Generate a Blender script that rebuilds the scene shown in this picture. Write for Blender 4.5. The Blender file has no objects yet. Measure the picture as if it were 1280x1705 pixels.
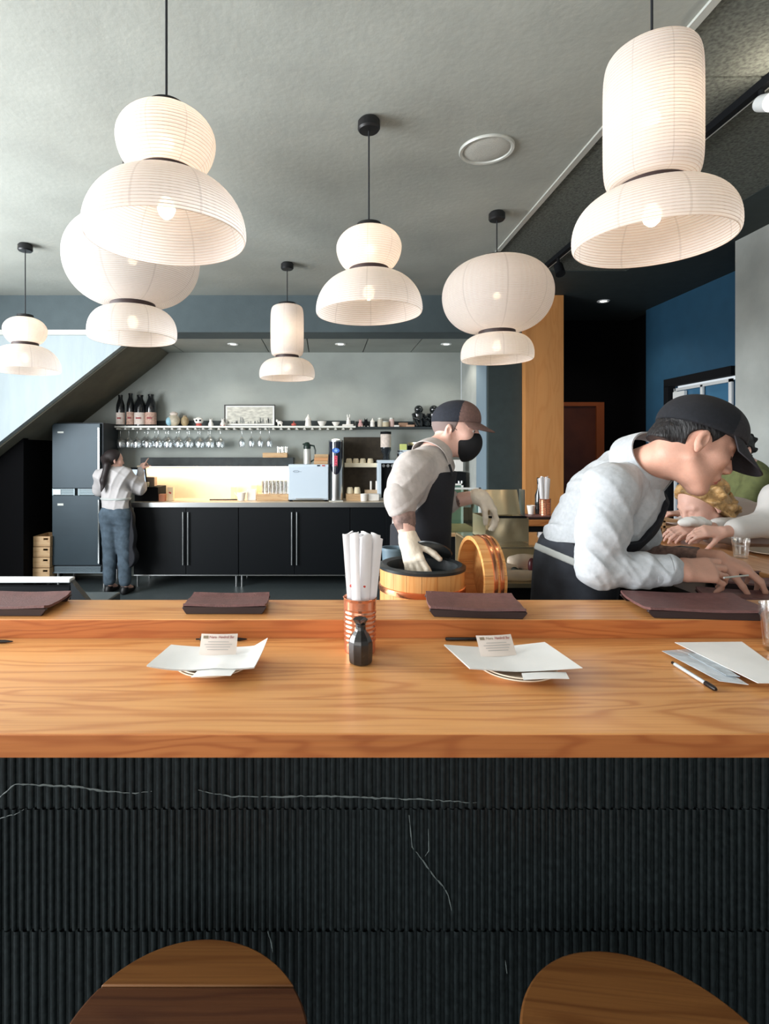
import bpy, bmesh, math, random
import numpy as np
from mathutils import Vector, Matrix, noise as mnoise
PI = math.pi
random.seed(7)
sc = bpy.context.scene
COL = sc.collection

# ------------------------------------------------------------------ camera, light, exposure
EYE = 1.62          # eye height of the photographer, metres
FPX, CX, HY = 920.0, 540.0, 752.0
cd = bpy.data.cameras.new('camera'); cam = bpy.data.objects.new('camera', cd); COL.objects.link(cam)
cam.location = (0, 0, EYE); cam.rotation_euler = (PI/2, 0, 0)
cd.sensor_fit = 'HORIZONTAL'; cd.sensor_width = 36.0; cd.lens = 36.0*FPX/1280
cd.shift_x = (640-CX)/1280; cd.shift_y = -(852.5-HY)/1280
cd.clip_start = 0.05; cd.clip_end = 60
sc.camera = cam
sc.view_settings.view_transform = 'Standard'; sc.view_settings.look = 'None'
sc.view_settings.gamma = 1; sc.view_settings.use_curve_mapping = False
sc.view_settings.exposure = 0.90

w = bpy.data.worlds.new('daylight'); sc.world = w; w.use_nodes = True
w.node_tree.nodes['Background'].inputs[0].default_value = (0.86, 0.94, 1.0, 1)
w.node_tree.nodes['Background'].inputs[1].default_value = 0.45

def area(name, loc, rot, sx, sy, power, color):
    l = bpy.data.lights.new(name, 'AREA'); l.shape = 'RECTANGLE'; l.size = sx; l.size_y = sy
    l.energy = power; l.color = color
    o = bpy.data.objects.new(name, l); COL.objects.link(o); o.location = loc; o.rotation_euler = rot
    return o
def point(name, loc, power, color, r=0.03, spot=None):
    l = bpy.data.lights.new(name, 'SPOT' if spot else 'POINT'); l.energy = power; l.color = color; l.shadow_soft_size = r
    if spot: l.spot_size = spot; l.spot_blend = 0.6
    o = bpy.data.objects.new(name, l); COL.objects.link(o); o.location = loc
    return o
# daylight: the windows along the left wall and the glazed street front behind the photographer
area('left_window_daylight', (-4.42, 1.9, 1.95), (0, -PI/2, 0), 2.1, 4.6, 350, (0.93, 0.97, 1.0))
area('front_window_daylight', (-1.6, -2.75, 1.9), (PI/2, 0, 0), 4.2, 2.2, 42, (1.0, 0.96, 0.90))

def P(px, py, d):
    "point of the room seen at a pixel, d metres in front of the photographer"
    return np.array(((px-CX)*d/FPX, d, EYE-(py-HY)*d/FPX))

# ------------------------------------------------------------------ materials
MATS = {}
def srgb(r, g, b):
    f = lambda c: (c/255/12.92) if c/255 <= .04045 else ((c/255+.055)/1.055)**2.4
    return (f(r), f(g), f(b), 1)
def mat(name, color, rough=0.6, metal=0.0, spec=0.5, noise=0.0, nscale=20.0, bump=0.0, bscale=60.0, emit=None, estr=0.0, alpha=None, trans=0.0, ior=1.45, coat=0.0, stretch=(1,1,1), sheen=0.0):
    if name in MATS: return MATS[name]
    m = bpy.data.materials.new(name); m.use_nodes = True; MATS[name] = m
    nt = m.node_tree; b = nt.nodes['Principled BSDF']
    c = color if len(color) == 4 else srgb(*color)
    b.inputs['Base Color'].default_value = c
    b.inputs['Roughness'].default_value = rough; b.inputs['Metallic'].default_value = metal
    b.inputs['Specular IOR Level'].default_value = spec; b.inputs['IOR'].default_value = ior
    b.inputs['Transmission Weight'].default_value = trans; b.inputs['Coat Weight'].default_value = coat
    b.inputs['Sheen Weight'].default_value = sheen
    if emit: b.inputs['Emission Color'].default_value = emit if len(emit)==4 else srgb(*emit); b.inputs['Emission Strength'].default_value = estr
    if noise or bump:
        tc = nt.nodes.new('ShaderNodeTexCoord'); mp = nt.nodes.new('ShaderNodeMapping'); mp.inputs['Scale'].default_value = stretch
        nt.links.new(tc.outputs['Object'], mp.inputs[0])
    if noise:
        n = nt.nodes.new('ShaderNodeTexNoise'); n.inputs['Scale'].default_value = nscale; n.inputs['Detail'].default_value = 5
        nt.links.new(mp.outputs[0], n.inputs['Vector'])
        r = nt.nodes.new('ShaderNodeValToRGB'); nt.links.new(n.outputs['Fac'], r.inputs[0])
        r.color_ramp.elements[0].position = .3; r.color_ramp.elements[1].position = .7
        r.color_ramp.elements[0].color = tuple(max(0, x*(1-noise)) for x in c[:3])+(1,)
        r.color_ramp.elements[1].color = tuple(min(1, x*(1+noise)) for x in c[:3])+(1,)
        nt.links.new(r.outputs[0], b.inputs['Base Color'])
    if bump:
        n2 = nt.nodes.new('ShaderNodeTexNoise'); n2.inputs['Scale'].default_value = bscale; n2.inputs['Detail'].default_value = 4
        nt.links.new(mp.outputs[0], n2.inputs['Vector'])
        bp = nt.nodes.new('ShaderNodeBump'); bp.inputs['Strength'].default_value = bump; bp.inputs['Distance'].default_value = 0.01
        nt.links.new(n2.outputs['Fac'], bp.inputs['Height']); nt.links.new(bp.outputs[0], b.inputs['Normal'])
    return m
def wood(name, c1, c2, c3, rough=0.35, axis='X', gscale=1.0, coat=0.0, fine=0.35):
    "long-grained wood: cathedral rings from distorted bands plus fine pores, running along one axis"
    if name in MATS: return MATS[name]
    m = bpy.data.materials.new(name); m.use_nodes = True; MATS[name] = m
    nt = m.node_tree; b = nt.nodes['Principled BSDF']; N = nt.nodes.new; L = nt.links.new
    b.inputs['Roughness'].default_value = rough; b.inputs['Coat Weight'].default_value = coat; b.inputs['Coat Roughness'].default_value = .25
    tc = N('ShaderNodeTexCoord'); mp = N('ShaderNodeMapping'); L(tc.outputs['Object'], mp.inputs[0])
    k = {'X': (0.55, 5, 5), 'Y': (5, 0.55, 5), 'Z': (5, 5, 0.55)}[axis]
    mp.inputs['Scale'].default_value = tuple(x*gscale for x in k)
    n1 = N('ShaderNodeTexNoise'); n1.inputs['Scale'].default_value = 1.1; n1.inputs['Detail'].default_value = 3; n1.inputs['Distortion'].default_value = .4
    L(mp.outputs[0], n1.inputs['Vector'])
    mu = N('ShaderNodeMath'); mu.operation = 'MULTIPLY'; mu.inputs[1].default_value = 85; L(n1.outputs['Fac'], mu.inputs[0])
    si = N('ShaderNodeMath'); si.operation = 'SINE'; L(mu.outputs[0], si.inputs[0])
    r1 = N('ShaderNodeMapRange'); r1.inputs['From Min'].default_value = -1; L(si.outputs[0], r1.inputs['Value'])
    mp2 = N('ShaderNodeMapping'); L(tc.outputs['Object'], mp2.inputs[0])
    k2 = {'X': (3, 160, 160), 'Y': (160, 3, 160), 'Z': (160, 160, 3)}[axis]; mp2.inputs['Scale'].default_value = k2
    n2 = N('ShaderNodeTexNoise'); n2.inputs['Scale'].default_value = 1; n2.inputs['Detail'].default_value = 3; L(mp2.outputs[0], n2.inputs['Vector'])
    n3 = N('ShaderNodeTexNoise'); n3.inputs['Scale'].default_value = .8; n3.inputs['Detail'].default_value = 2; L(mp.outputs[0], n3.inputs['Vector'])
    mx = N('ShaderNodeMix'); mx.data_type = 'RGBA'; mx.inputs[6].default_value = c1; mx.inputs[7].default_value = c2
    pw = N('ShaderNodeMath'); pw.operation = 'POWER'; pw.inputs[1].default_value = 3.0; L(r1.outputs[0], pw.inputs[0]); L(pw.outputs[0], mx.inputs[0])
    mx2 = N('ShaderNodeMix'); mx2.data_type = 'RGBA'; mx2.inputs[7].default_value = c3; L(mx.outputs[2], mx2.inputs[6])
    cr = N('ShaderNodeMapRange'); cr.inputs['From Min'].default_value = .45; cr.inputs['From Max'].default_value = .75; cr.inputs['To Max'].default_value = fine
    L(n2.outputs['Fac'], cr.inputs['Value']); L(cr.outputs[0], mx2.inputs[0])
    mx3 = N('ShaderNodeMix'); mx3.data_type = 'RGBA'; mx3.blend_type = 'MULTIPLY'; mx3.inputs[0].default_value = 1
    cr3 = N('ShaderNodeMapRange'); cr3.inputs['From Min'].default_value = .3; cr3.inputs['From Max'].default_value = .7; cr3.inputs['To Min'].default_value = .82; cr3.inputs['To Max'].default_value = 1.12
    L(n3.outputs['Fac'], cr3.inputs['Value']); cb = N('ShaderNodeCombineColor')
    for i in range(3): L(cr3.outputs[0], cb.inputs[i])
    L(mx2.outputs[2], mx3.inputs[6]); L(cb.outputs[0], mx3.inputs[7]); L(mx3.outputs[2], b.inputs['Base Color'])
    bp = N('ShaderNodeBump'); bp.inputs['Strength'].default_value = .12; bp.inputs['Distance'].default_value = .003
    L(n2.outputs['Fac'], bp.inputs['Height']); L(bp.outputs[0], b.inputs['Normal'])
    return m
def glassm(name, color=(1, 1, 1, 1), rough=0.02, amount=0.85):
    "thin clear glass: see-through with a gloss that rises at the edges"
    if name in MATS: return MATS[name]
    m = bpy.data.materials.new(name); m.use_nodes = True; MATS[name] = m
    nt = m.node_tree; nt.nodes.remove(nt.nodes['Principled BSDF']); out = nt.nodes['Material Output']; N = nt.nodes.new; L = nt.links.new
    t = N('ShaderNodeBsdfTransparent'); t.inputs[0].default_value = color
    g = N('ShaderNodeBsdfGlossy'); g.inputs['Roughness'].default_value = rough; g.inputs[0].default_value = (1, 1, 1, 1)
    f = N('ShaderNodeLayerWeight'); f.inputs[0].default_value = .35
    mr = N('ShaderNodeMapRange'); mr.inputs['To Min'].default_value = 1-amount-.05; mr.inputs['To Max'].default_value = .75
    L(f.outputs['Facing'], mr.inputs['Value'])
    mx = N('ShaderNodeMixShader'); L(mr.outputs[0], mx.inputs[0]); L(t.outputs[0], mx.inputs[1]); L(g.outputs[0], mx.inputs[2]); L(mx.outputs[0], out.inputs[0])
    return m

# ------------------------------------------------------------------ mesh building
def rotm(rx=0, ry=0, rz=0):
    return np.array(Matrix.Rotation(rz, 3, 'Z') @ Matrix.Rotation(ry, 3, 'Y') @ Matrix.Rotation(rx, 3, 'X'))
class G:
    def __init__(s): s.v = []; s.f = []; s.m = []; s.cur = 0
    def add(s, vs, fs):
        o = len(s.v); s.v += [tuple(float(c) for c in v) for v in vs]; s.f += [tuple(i+o for i in f) for f in fs]; s.m += [s.cur]*len(fs); return s
    def box(s, c, d, R=None):
        x, y, z = d[0]/2, d[1]/2, d[2]/2
        vs = np.array([(-x,-y,-z),(x,-y,-z),(x,y,-z),(-x,y,-z),(-x,-y,z),(x,-y,z),(x,y,z),(-x,y,z)])
        if R is not None: vs = vs @ R.T
        return s.add(vs+np.array(c), [(0,3,2,1),(4,5,6,7),(0,1,5,4),(1,2,6,5),(2,3,7,6),(3,0,4,7)])
    def bb(s, x0, x1, y0, y1, z0, z1): return s.box(((x0+x1)/2,(y0+y1)/2,(z0+z1)/2),(x1-x0,y1-y0,z1-z0))
    def lathe(s, prof, n=32, c=(0,0,0), R=None, cap=True, sx=1.0, sy=1.0):
        vs = []
        for r, z in prof:
            for i in range(n):
                a = 2*PI*i/n; vs.append((r*math.cos(a)*sx, r*math.sin(a)*sy, z))
        vs = np.array(vs)
        if R is not None: vs = vs @ R.T
        k = len(prof); fs = [(j*n+i, j*n+(i+1)%n, (j+1)*n+(i+1)%n, (j+1)*n+i) for j in range(k-1) for i in range(n)]
        if cap: fs += [tuple(range(n-1, -1, -1)), tuple(range((k-1)*n, k*n))]
        return s.add(vs+np.array(c), fs)
    def cyl(s, p, q, r0, r1=None, n=16):
        r1 = r0 if r1 is None else r1
        p = np.array(p, float); q = np.array(q, float); ax = q-p; L = np.linalg.norm(ax)
        R = np.array(Vector(ax).to_track_quat('Z', 'Y').to_matrix())
        return s.lathe([(r0, 0), (r1, L)], n, p, R)
    def tube(s, pts, r, n=8, closed=False):
        pts = [np.array(p, float) for p in pts]; k = len(pts); rs = r if hasattr(r, '__len__') else [r]*k
        vs = []; up = None
        for i, p in enumerate(pts):
            if closed: t = pts[(i+1) % k]-pts[i-1]
            else: t = pts[min(i+1, k-1)]-pts[max(i-1, 0)]
            t = t/(np.linalg.norm(t)+1e-12)
            if up is None:
                up = np.array((0,0,1.0)) if abs(t[2]) < .9 else np.array((1.0,0,0))
            a = np.cross(t, up); a /= np.linalg.norm(a)+1e-12; b = np.cross(a, t); up = b
            for j in range(n):
                g = 2*PI*j/n; vs.append(p+rs[i]*(math.cos(g)*a+math.sin(g)*b))
        m = k if closed else k-1
        fs = [(i*n+j, ((i+1) % k)*n+j, ((i+1) % k)*n+(j+1) % n, i*n+(j+1) % n) for i in range(m) for j in range(n)]
        if not closed: fs += [tuple(range(n)), tuple(range(k*n-1, (k-1)*n-1, -1))]
        return s.add(vs, fs)
    def prism(s, poly, t, M=None):
        "outline in XY extruded by t in Z, then placed by the 4x4 M"
        k = len(poly); vs = np.array([(x, y, 0) for x, y in poly]+[(x, y, t) for x, y in poly], float)
        if M is not None: vs = np.array([tuple(M @ Vector(v)) for v in vs])
        return s.add(vs, [tuple(range(k-1, -1, -1)), tuple(range(k, 2*k))]+[(i, (i+1) % k, k+(i+1) % k, k+i) for i in range(k)])
    def sheet(s, fn, nu, nv, t=0.002):
        "a bent sheet fn(u,v) with thickness t"
        Pn = np.array([[fn(i/nu, j/nv) for j in range(nv+1)] for i in range(nu+1)], float)
        du = np.gradient(Pn, axis=0); dv = np.gradient(Pn, axis=1); nn = np.cross(du, dv); nn /= np.linalg.norm(nn, axis=2, keepdims=True)+1e-12
        A = (Pn+nn*t/2).reshape(-1, 3); B = (Pn-nn*t/2).reshape(-1, 3); W = nv+1; K = (nu+1)*W; fs = []
        for i in range(nu):
            for j in range(nv):
                a = i*W+j; fs.append((a, a+W, a+W+1, a+1)); fs.append((K+a, K+a+1, K+a+W+1, K+a+W))
        for i in range(nu):
            a = i*W; fs.append((a, K+a, K+a+W, a+W)); a = i*W+nv; fs.append((a, a+W, K+a+W, K+a))
        for j in range(nv):
            a = j; fs.append((a, a+1, K+a+1, K+a)); a = nu*W+j; fs.append((a, K+a, K+a+1, a+1))
        return s.add(np.vstack([A, B]), fs)
    def ball(s, c, r, n=16, R=None):
        rr = r if hasattr(r, '__len__') else (r, r, r)
        prof = [(math.sin(PI*i/n), -math.cos(PI*i/n)) for i in range(1, n)]
        prof = [(0.02, -1)]+prof+[(0.02, 1)]
        vs = []; m = 2*n
        for q, z in prof:
            for i in range(m):
                a = 2*PI*i/m; vs.append((q*math.cos(a)*rr[0], q*math.sin(a)*rr[1], z*rr[2]))
        vs = np.array(vs)
        if R is not None: vs = vs @ R.T
        k = len(prof); fs = [(j*m+i, j*m+(i+1) % m, (j+1)*m+(i+1) % m, (j+1)*m+i) for j in range(k-1) for i in range(m)]
        fs += [tuple(range(m-1, -1, -1)), tuple(range((k-1)*m, k*m))]
        return s.add(vs+np.array(c), fs)
    def build(s, name, mats, parent=None, loc=None, rot=None, smooth=35, bevel=0.0, label=None):
        me = bpy.data.meshes.new(name); me.from_pydata(s.v, [], s.f); me.update()
        for m in (mats if isinstance(mats, (list, tuple)) else [mats]): me.materials.append(m)
        if any(s.m): me.polygons.foreach_set('material_index', s.m)
        if smooth:
            me.polygons.foreach_set('use_smooth', [True]*len(me.polygons)); me.set_sharp_from_angle(angle=math.radians(smooth))
        o = bpy.data.objects.new(name, me); COL.objects.link(o)
        if parent is not None: o.parent = parent
        if loc is not None: o.location = loc
        if rot is not None: o.rotation_euler = rot
        if bevel:
            b = o.modifiers.new('edge', 'BEVEL'); b.width = bevel; b.segments = 2; b.limit_method = 'ANGLE'; b.angle_limit = math.radians(40)
        if label: o['label'] = label
        return o
def tag(o, label=None, cat=None, group=None, kind=None):
    for k, v in (('label', label), ('category', cat), ('group', group), ('kind', kind)):
        if v: o[k] = v
    return o
def thing(name, label, cat, loc=(0,0,0), rz=0, group=None, kind=None):
    o = bpy.data.objects.new(name, None); COL.objects.link(o); o.empty_display_size = .05
    o.location = tuple(float(c) for c in loc); o.rotation_euler = (0, 0, rz)
    return tag(o, label, cat, group, kind)
def copy_tree(o, parent=None):
    c = o.copy(); COL.objects.link(c)
    if parent is not None: c.parent = parent
    for ch in list(o.children): copy_tree(ch, c)
    return c
def again(o, label, loc, rz=None):
    c = copy_tree(o); c.location = tuple(float(x) for x in loc); c['label'] = label
    if rz is not None: c.rotation_euler = (0, 0, rz)
    return c
def struct(name, g, m, label=None, **k):
    o = g.build(name, m, **k); return tag(o, label, kind='structure')
def text_mesh(name, body, size, m, parent, loc, rot, depth=0.0002, sx=1.0):
    cu = bpy.data.curves.new(name, 'FONT'); cu.body = body; cu.size = size; cu.extrude = depth; cu.align_x = 'CENTER'; cu.align_y = 'CENTER'
    t = bpy.data.objects.new('tmp_text', cu); COL.objects.link(t); dg = bpy.context.evaluated_depsgraph_get()
    me = bpy.data.meshes.new_from_object(t.evaluated_get(dg)); bpy.data.objects.remove(t)
    o = bpy.data.objects.new(name, me); COL.objects.link(o); me.materials.clear(); me.materials.append(m)
    o.parent = parent; o.location = loc; o.rotation_euler = rot; o.scale = (sx, 1, 1)
    return o
# ------------------------------------------------------------------ room shell
CEIL = 3.31; BACKY = 7.2; BEAMY = 5.97
m_ceil = mat('ceiling_plaster', srgb(162, 165, 158), .85, noise=.10, nscale=2.2, bump=.15, bscale=30)
m_wall = mat('back_wall_plaster', srgb(158, 163, 158), .85, noise=.08, nscale=3, bump=.12, bscale=40)
m_beam = mat('slate_blue_paint', srgb(76, 88, 92), .7, noise=.06, nscale=8, bump=.1, bscale=60)
m_acou = mat('grey_fibre_board', srgb(92, 96, 90), .95, noise=.45, nscale=60, bump=.6, bscale=90)
m_dark = mat('dark_green_paint', srgb(52, 62, 62), .7, noise=.1, nscale=12)
m_black = mat('black_paint', srgb(15, 17, 20), .8, spec=.2)
m_void = mat('void_shade_black', srgb(10, 10, 12), .9, spec=.1)  # near black stands in for the shade of unlit voids
m_conc = mat('pale_concrete', srgb(168, 172, 168), .8, noise=.16, nscale=2.5, bump=.15, bscale=25)
m_blue = mat('deep_blue_paint', srgb(38, 78, 104), .6, noise=.06, nscale=8)
m_white = mat('white_paint', srgb(225, 228, 228), .5)
m_plas = mat('white_stair_plaster', srgb(168, 180, 185), .6, noise=.05, nscale=3, bump=.35, bscale=9, stretch=(3, 3, .7))
m_floor = mat('dark_floor', srgb(66, 74, 76), .45, noise=.14, nscale=30, bump=.1, bscale=60)
m_trimw = mat('pale_metal_trim', srgb(190, 192, 186), .45, metal=.2)
m_steel = mat('brushed_steel', srgb(200, 202, 202), .28, metal=1.0)
m_chrome = mat('polished_chrome', srgb(225, 228, 230), .12, metal=1.0)
m_gold = mat('warm_pale_steel', srgb(218, 204, 170), .28, metal=.85, bump=.12, bscale=6)
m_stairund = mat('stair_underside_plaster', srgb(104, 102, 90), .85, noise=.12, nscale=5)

struct('floor', G().bb(-5, 5, -3.2, 10.2, -.1, 0), m_floor, smooth=0)
struct('ceiling', G().bb(-5, 1.45, -3.2, BEAMY+.05, CEIL, CEIL+.1), m_ceil, smooth=0)
g = G()
for i in range(4):   # textured boards with a seam between them
    pass
ys = [-3.2, -.4, 2.5, 5.18]
for a, b in zip(ys[:-1], ys[1:]): g.bb(1.475, 2.82, a+.008, b-.008, CEIL+.004, CEIL+.06)
struct('ceiling_panel', g, m_acou, smooth=0)
struct('dark_ceiling', G().bb(2.82, 5, -3.2, 5.18, CEIL, CEIL+.1).bb(1.45, 5, 5.18, 10, CEIL, CEIL+.1).bb(1.47, 2.83, -3.2, 5.18, CEIL+.07, CEIL+.1), m_dark, smooth=0)
struct('trim_1', G().bb(1.44, 1.475, -3.2, BEAMY, CEIL-.012, CEIL+.02), m_trimw, smooth=0)
struct('ceiling_beam', G().bb(-5, 1.78, BEAMY, BEAMY+.35, 2.91, CEIL), m_beam, smooth=0)
g = G()
xs = [-3.6, -2.5, -1.83, -.72, -.2, .50, 1.12, 1.80]
for a, b in zip(xs[:-1], xs[1:]): g.bb(a+.006, b-.006, BEAMY+.01, BACKY, 2.912, 2.95)
struct('lowered_ceiling', g, m_wall, smooth=0)
struct('upper_ceiling', G().bb(-4, 1.8, BEAMY+.05, BACKY, 2.952, 2.97), m_black, smooth=0)
struct('trim_2', G().bb(-4.4, -2.25, BEAMY-.012, BEAMY+.02, 2.88, 2.935), m_trimw, smooth=0)
struct('wall_back', G().bb(-4.5, 1.78, BACKY, BACKY+.1, 0, 3.0), m_wall, smooth=0)
# left side: piers between big windows
g = G().bb(-4.6, -4.5, -3.2, 8, 0, .8).bb(-4.6, -4.5, -3.2, 8, 3.0, CEIL)
for a, b in ((-3.2, -.4), (1.0, 1.15), (2.5, 2.65), (4.0, 4.15), (5.2, 8)): g.bb(-4.6, -4.5, a, b, .8, 3.0)
struct('wall_left', g, m_conc, smooth=0)
k = 0
for a, b in ((-.4, 1.0), (1.15, 2.5), (2.65, 4.0), (4.15, 5.2)):
    k += 1; f = G()
    for (y0, y1, z0, z1) in ((a, b, .8, .85), (a, b, 2.95, 3.0), (a, a+.05, .85, 2.95), (b-.05, b, .85, 2.95)): f.bb(-4.58, -4.52, y0, y1, z0, z1)
    struct('window_%d' % k, f, m_black, smooth=0)
struct('wall_front', G().bb(-5, 5, -3.3, -3.2, 0, .5).bb(-5, 5, -3.3, -3.2, 3.05, CEIL).bb(-5, -4.4, -3.3, -3.2, .5, 3.05).bb(2.0, 5, -3.3, -3.2, .5, 3.05).bb(-1.2, -1.1, -3.3, -3.2, .5, 3.05), m_conc, smooth=0)
# stair: white cheek wall, sloping underside, black sheet painted in for the shade of the opening below
sx0, sz0, sx1, sz1 = -4.4, 1.03, -2.17, 2.79
cheek = [(sx0, sz0), (sx1, sz1), (sx1+.12, 2.885), (sx0, 2.885)]
Mx = Matrix(((1,0,0,0),(0,0,-1,6.08),(0,1,0,0),(0,0,0,1)))
struct('stair_wall', G().prism(cheek, .09, Mx), m_plas, smooth=0)
sof = [(sx0, sz0-.02), (sx1, sz1-.02), (sx1+.14, 2.905), (sx1+.02, 2.905), (sx0, sz0+.1)]
Ms = Matrix(((1,0,0,0),(0,0,-1,BACKY),(0,1,0,0),(0,0,0,1)))
struct('sloping_ceiling', G().prism(sof, 1.12, Ms), m_stairund, smooth=0)
struct('void_shade_wall', G().bb(-4.5, -3.43, 6.3, 6.4, 0, 1.80).bb(-3.50, -3.45, 6.4, BACKY, 0, 1.8), m_void, smooth=0)
# right side
struct('wall_right', G().bb(3.3, 3.45, -3.2, 4.44, 0, CEIL), m_conc, smooth=0)
struct('blue_wall', G().bb(3.84, 3.94, 4.45, 5.14, 0, CEIL).bb(3.84, 3.94, 6.16, 6.6, 0, CEIL).bb(3.84, 3.94, 5.14, 6.16, 2.36, CEIL).bb(3.45, 3.94, 4.36, 4.45, 0, CEIL), m_blue, smooth=0)
d = struct('door_1', G().bb(3.78, 3.86, 5.14, 6.16, 2.335, 2.42).bb(3.78, 3.86, 6.08, 6.16, 0, 2.34), m_black, smooth=0)
struct('door_frame', G().bb(3.83, 3.85, 5.2, 6.05, 2.28, 2.31).bb(3.83, 3.85, 6.03, 6.06, 0, 2.31).bb(3.83, 3.85, 5.60, 5.635, .1, 2.3).bb(3.83, 3.85, 5.2, 5.24, 0, 2.31).bb(3.82, 3.85, 5.87, 6.06, 2.17, 2.27), m_white, parent=d, smooth=0)
struct('door_glass', G().bb(3.865, 3.875, 5.15, 6.1, 0, 2.3), mat('blue_door_panel', srgb(70, 116, 148), .25), parent=d, smooth=0)
struct('corridor_wall', G().bb(2.57, 4.2, 7.12, 7.2, 0, CEIL).bb(3.95, 4.0, 6.6, 7.2, 0, CEIL).bb(2.55, 2.65, 6.3, 7.2, 0, CEIL), m_void, smooth=0)  # darkness of the corridor is put into the wall colour
# end of the back room: pale return, slate column, dark face and the amber wood wall
struct('return_wall', G().bb(1.785, 1.86, 6.50, BACKY, 0, 2.95), m_conc, smooth=0)
struct('slate_column', G().bb(1.785, 1.90, 6.11, 6.50, 0, CEIL), mat('pale_slate_paint', srgb(128, 146, 158), .7), smooth=0)
struct('dark_column', G().bb(1.795, 2.16, 6.05, 6.11, 0, CEIL), m_dark, smooth=0)
m_amber = wood('amber_veneer', srgb(208, 144, 84), srgb(202, 136, 76), srgb(212, 150, 92), .45, 'Z', .8, fine=.4)
struct('amber_wall', G().bb(2.165, 2.575, 5.95, 6.3, 0, 3.305), m_amber, smooth=0)
# brown door far down the dark corridor
d2 = struct('door_2', G().bb(2.80, 3.46, 7.05, 7.11, 0, 2.20), mat('dark_red_wood', srgb(104, 52, 30), .35, noise=.3, nscale=3), smooth=0)
struct('door_frame', G().bb(2.72, 3.56, 7.03, 7.11, 2.20, 2.25).bb(3.46, 3.56, 7.03, 7.11, 0, 2.20), mat('lit_edge_orange', srgb(164, 84, 40), .4), parent=d2, smooth=0)  # orange of the lit door edge is put into the frame colour

# back-room ceiling lights (round recessed)
m_lens = mat('lit_lens', (1, 1, 1, 1), emit=(255, 250, 240), estr=3.0)
def downlight(x, y, z, label, power, tgt=None):
    t = thing('recessed_downlight', label, 'ceiling light', (x, y, z), group='recessed downlights')
    G().lathe([(.036, -.002), (.055, -.010), (.066, -.006), (.068, 0), (.036, 0)], 28, cap=False).build('rim', m_white, t)
    G().lathe([(.034, -.004), (.034, -.001)], 24).build('lens', m_lens, t)
    l = point('downlight_glow', (x, y, z-.03), power, (1, .93, .82), .03, spot=2.2); return t
dl = [(388, 'leftmost of the three recessed downlights over the back shelves'), (567, 'recessed downlight in the middle of the three over the back shelves'), (743, 'rightmost of the three recessed downlights over the back shelves')]
for px, lb in dl: downlight((px-CX)*6.63/FPX, 6.63, 2.912, lb, 7)
downlight(3.13, 6.2, CEIL, 'small recessed downlight in the dark corridor ceiling', 9)
# round ceiling speaker
t = thing('ceiling_speaker', 'round grey speaker grille set in the ceiling beside the lone long-cord lamp', 'speaker', ((810-CX)*3.085/FPX, 3.085, CEIL))
G().lathe([(.128, -.004), (.132, -.012), (.146, -.014), (.150, -.008), (.150, 0)], 48, cap=False).build('rim', m_trimw, t)
G().lathe([(.001, -.014), (.06, -.013), (.11, -.010), (.129, -.004)], 48, cap=False).build('grille', mat('speaker_mesh', srgb(196, 196, 188), .7, bump=.6, bscale=400), t)
# light track and spots
t = thing('track_light_rail', 'long black light track with a white edge under the textured ceiling boards', 'track rail', (2.0, 2.6, CEIL))
G().bb(-.018, .018, -3.6, 2.45, -.035, .004).build('rail', m_black, t, smooth=0)
G().bb(.018, .026, -3.6, 2.45, -.035, -.02).build('edge_strip', m_trimw, t, smooth=0, label='pale strip along the rail')
def spot(y, lit, lb, col):
    t = thing('track_spotlight', lb, 'spotlight', (2.0, y, CEIL-.035))
    G().cyl((0, 0, 0), (0, 0, -.05), .012).build('stem', m_black, t)
    G().cyl((0, .0, -.06), (.0 if not lit else -.02, -.05 if not lit else -.09, -.15 if not lit else -.11), .036, .040, 20).build('housing', m_black if not lit else m_white, t)
    if lit:
        G().cyl((-.02, -.09, -.11), (-.022, -.098, -.114), .036, .034, 20).build('lens', mat('spot_lens', (1, 1, 1, 1), emit=(255, 236, 214), estr=12), t)
        point('spot_glow', (1.97, y-.16, CEIL-.17), 3, (1, .86, .7), .04)
spot(2.53, True, 'lit white spotlight on the track at the right edge of the ceiling', m_white)
spot(4.73, False, 'small black unlit spotlight at the far end of the track', m_black)
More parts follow.
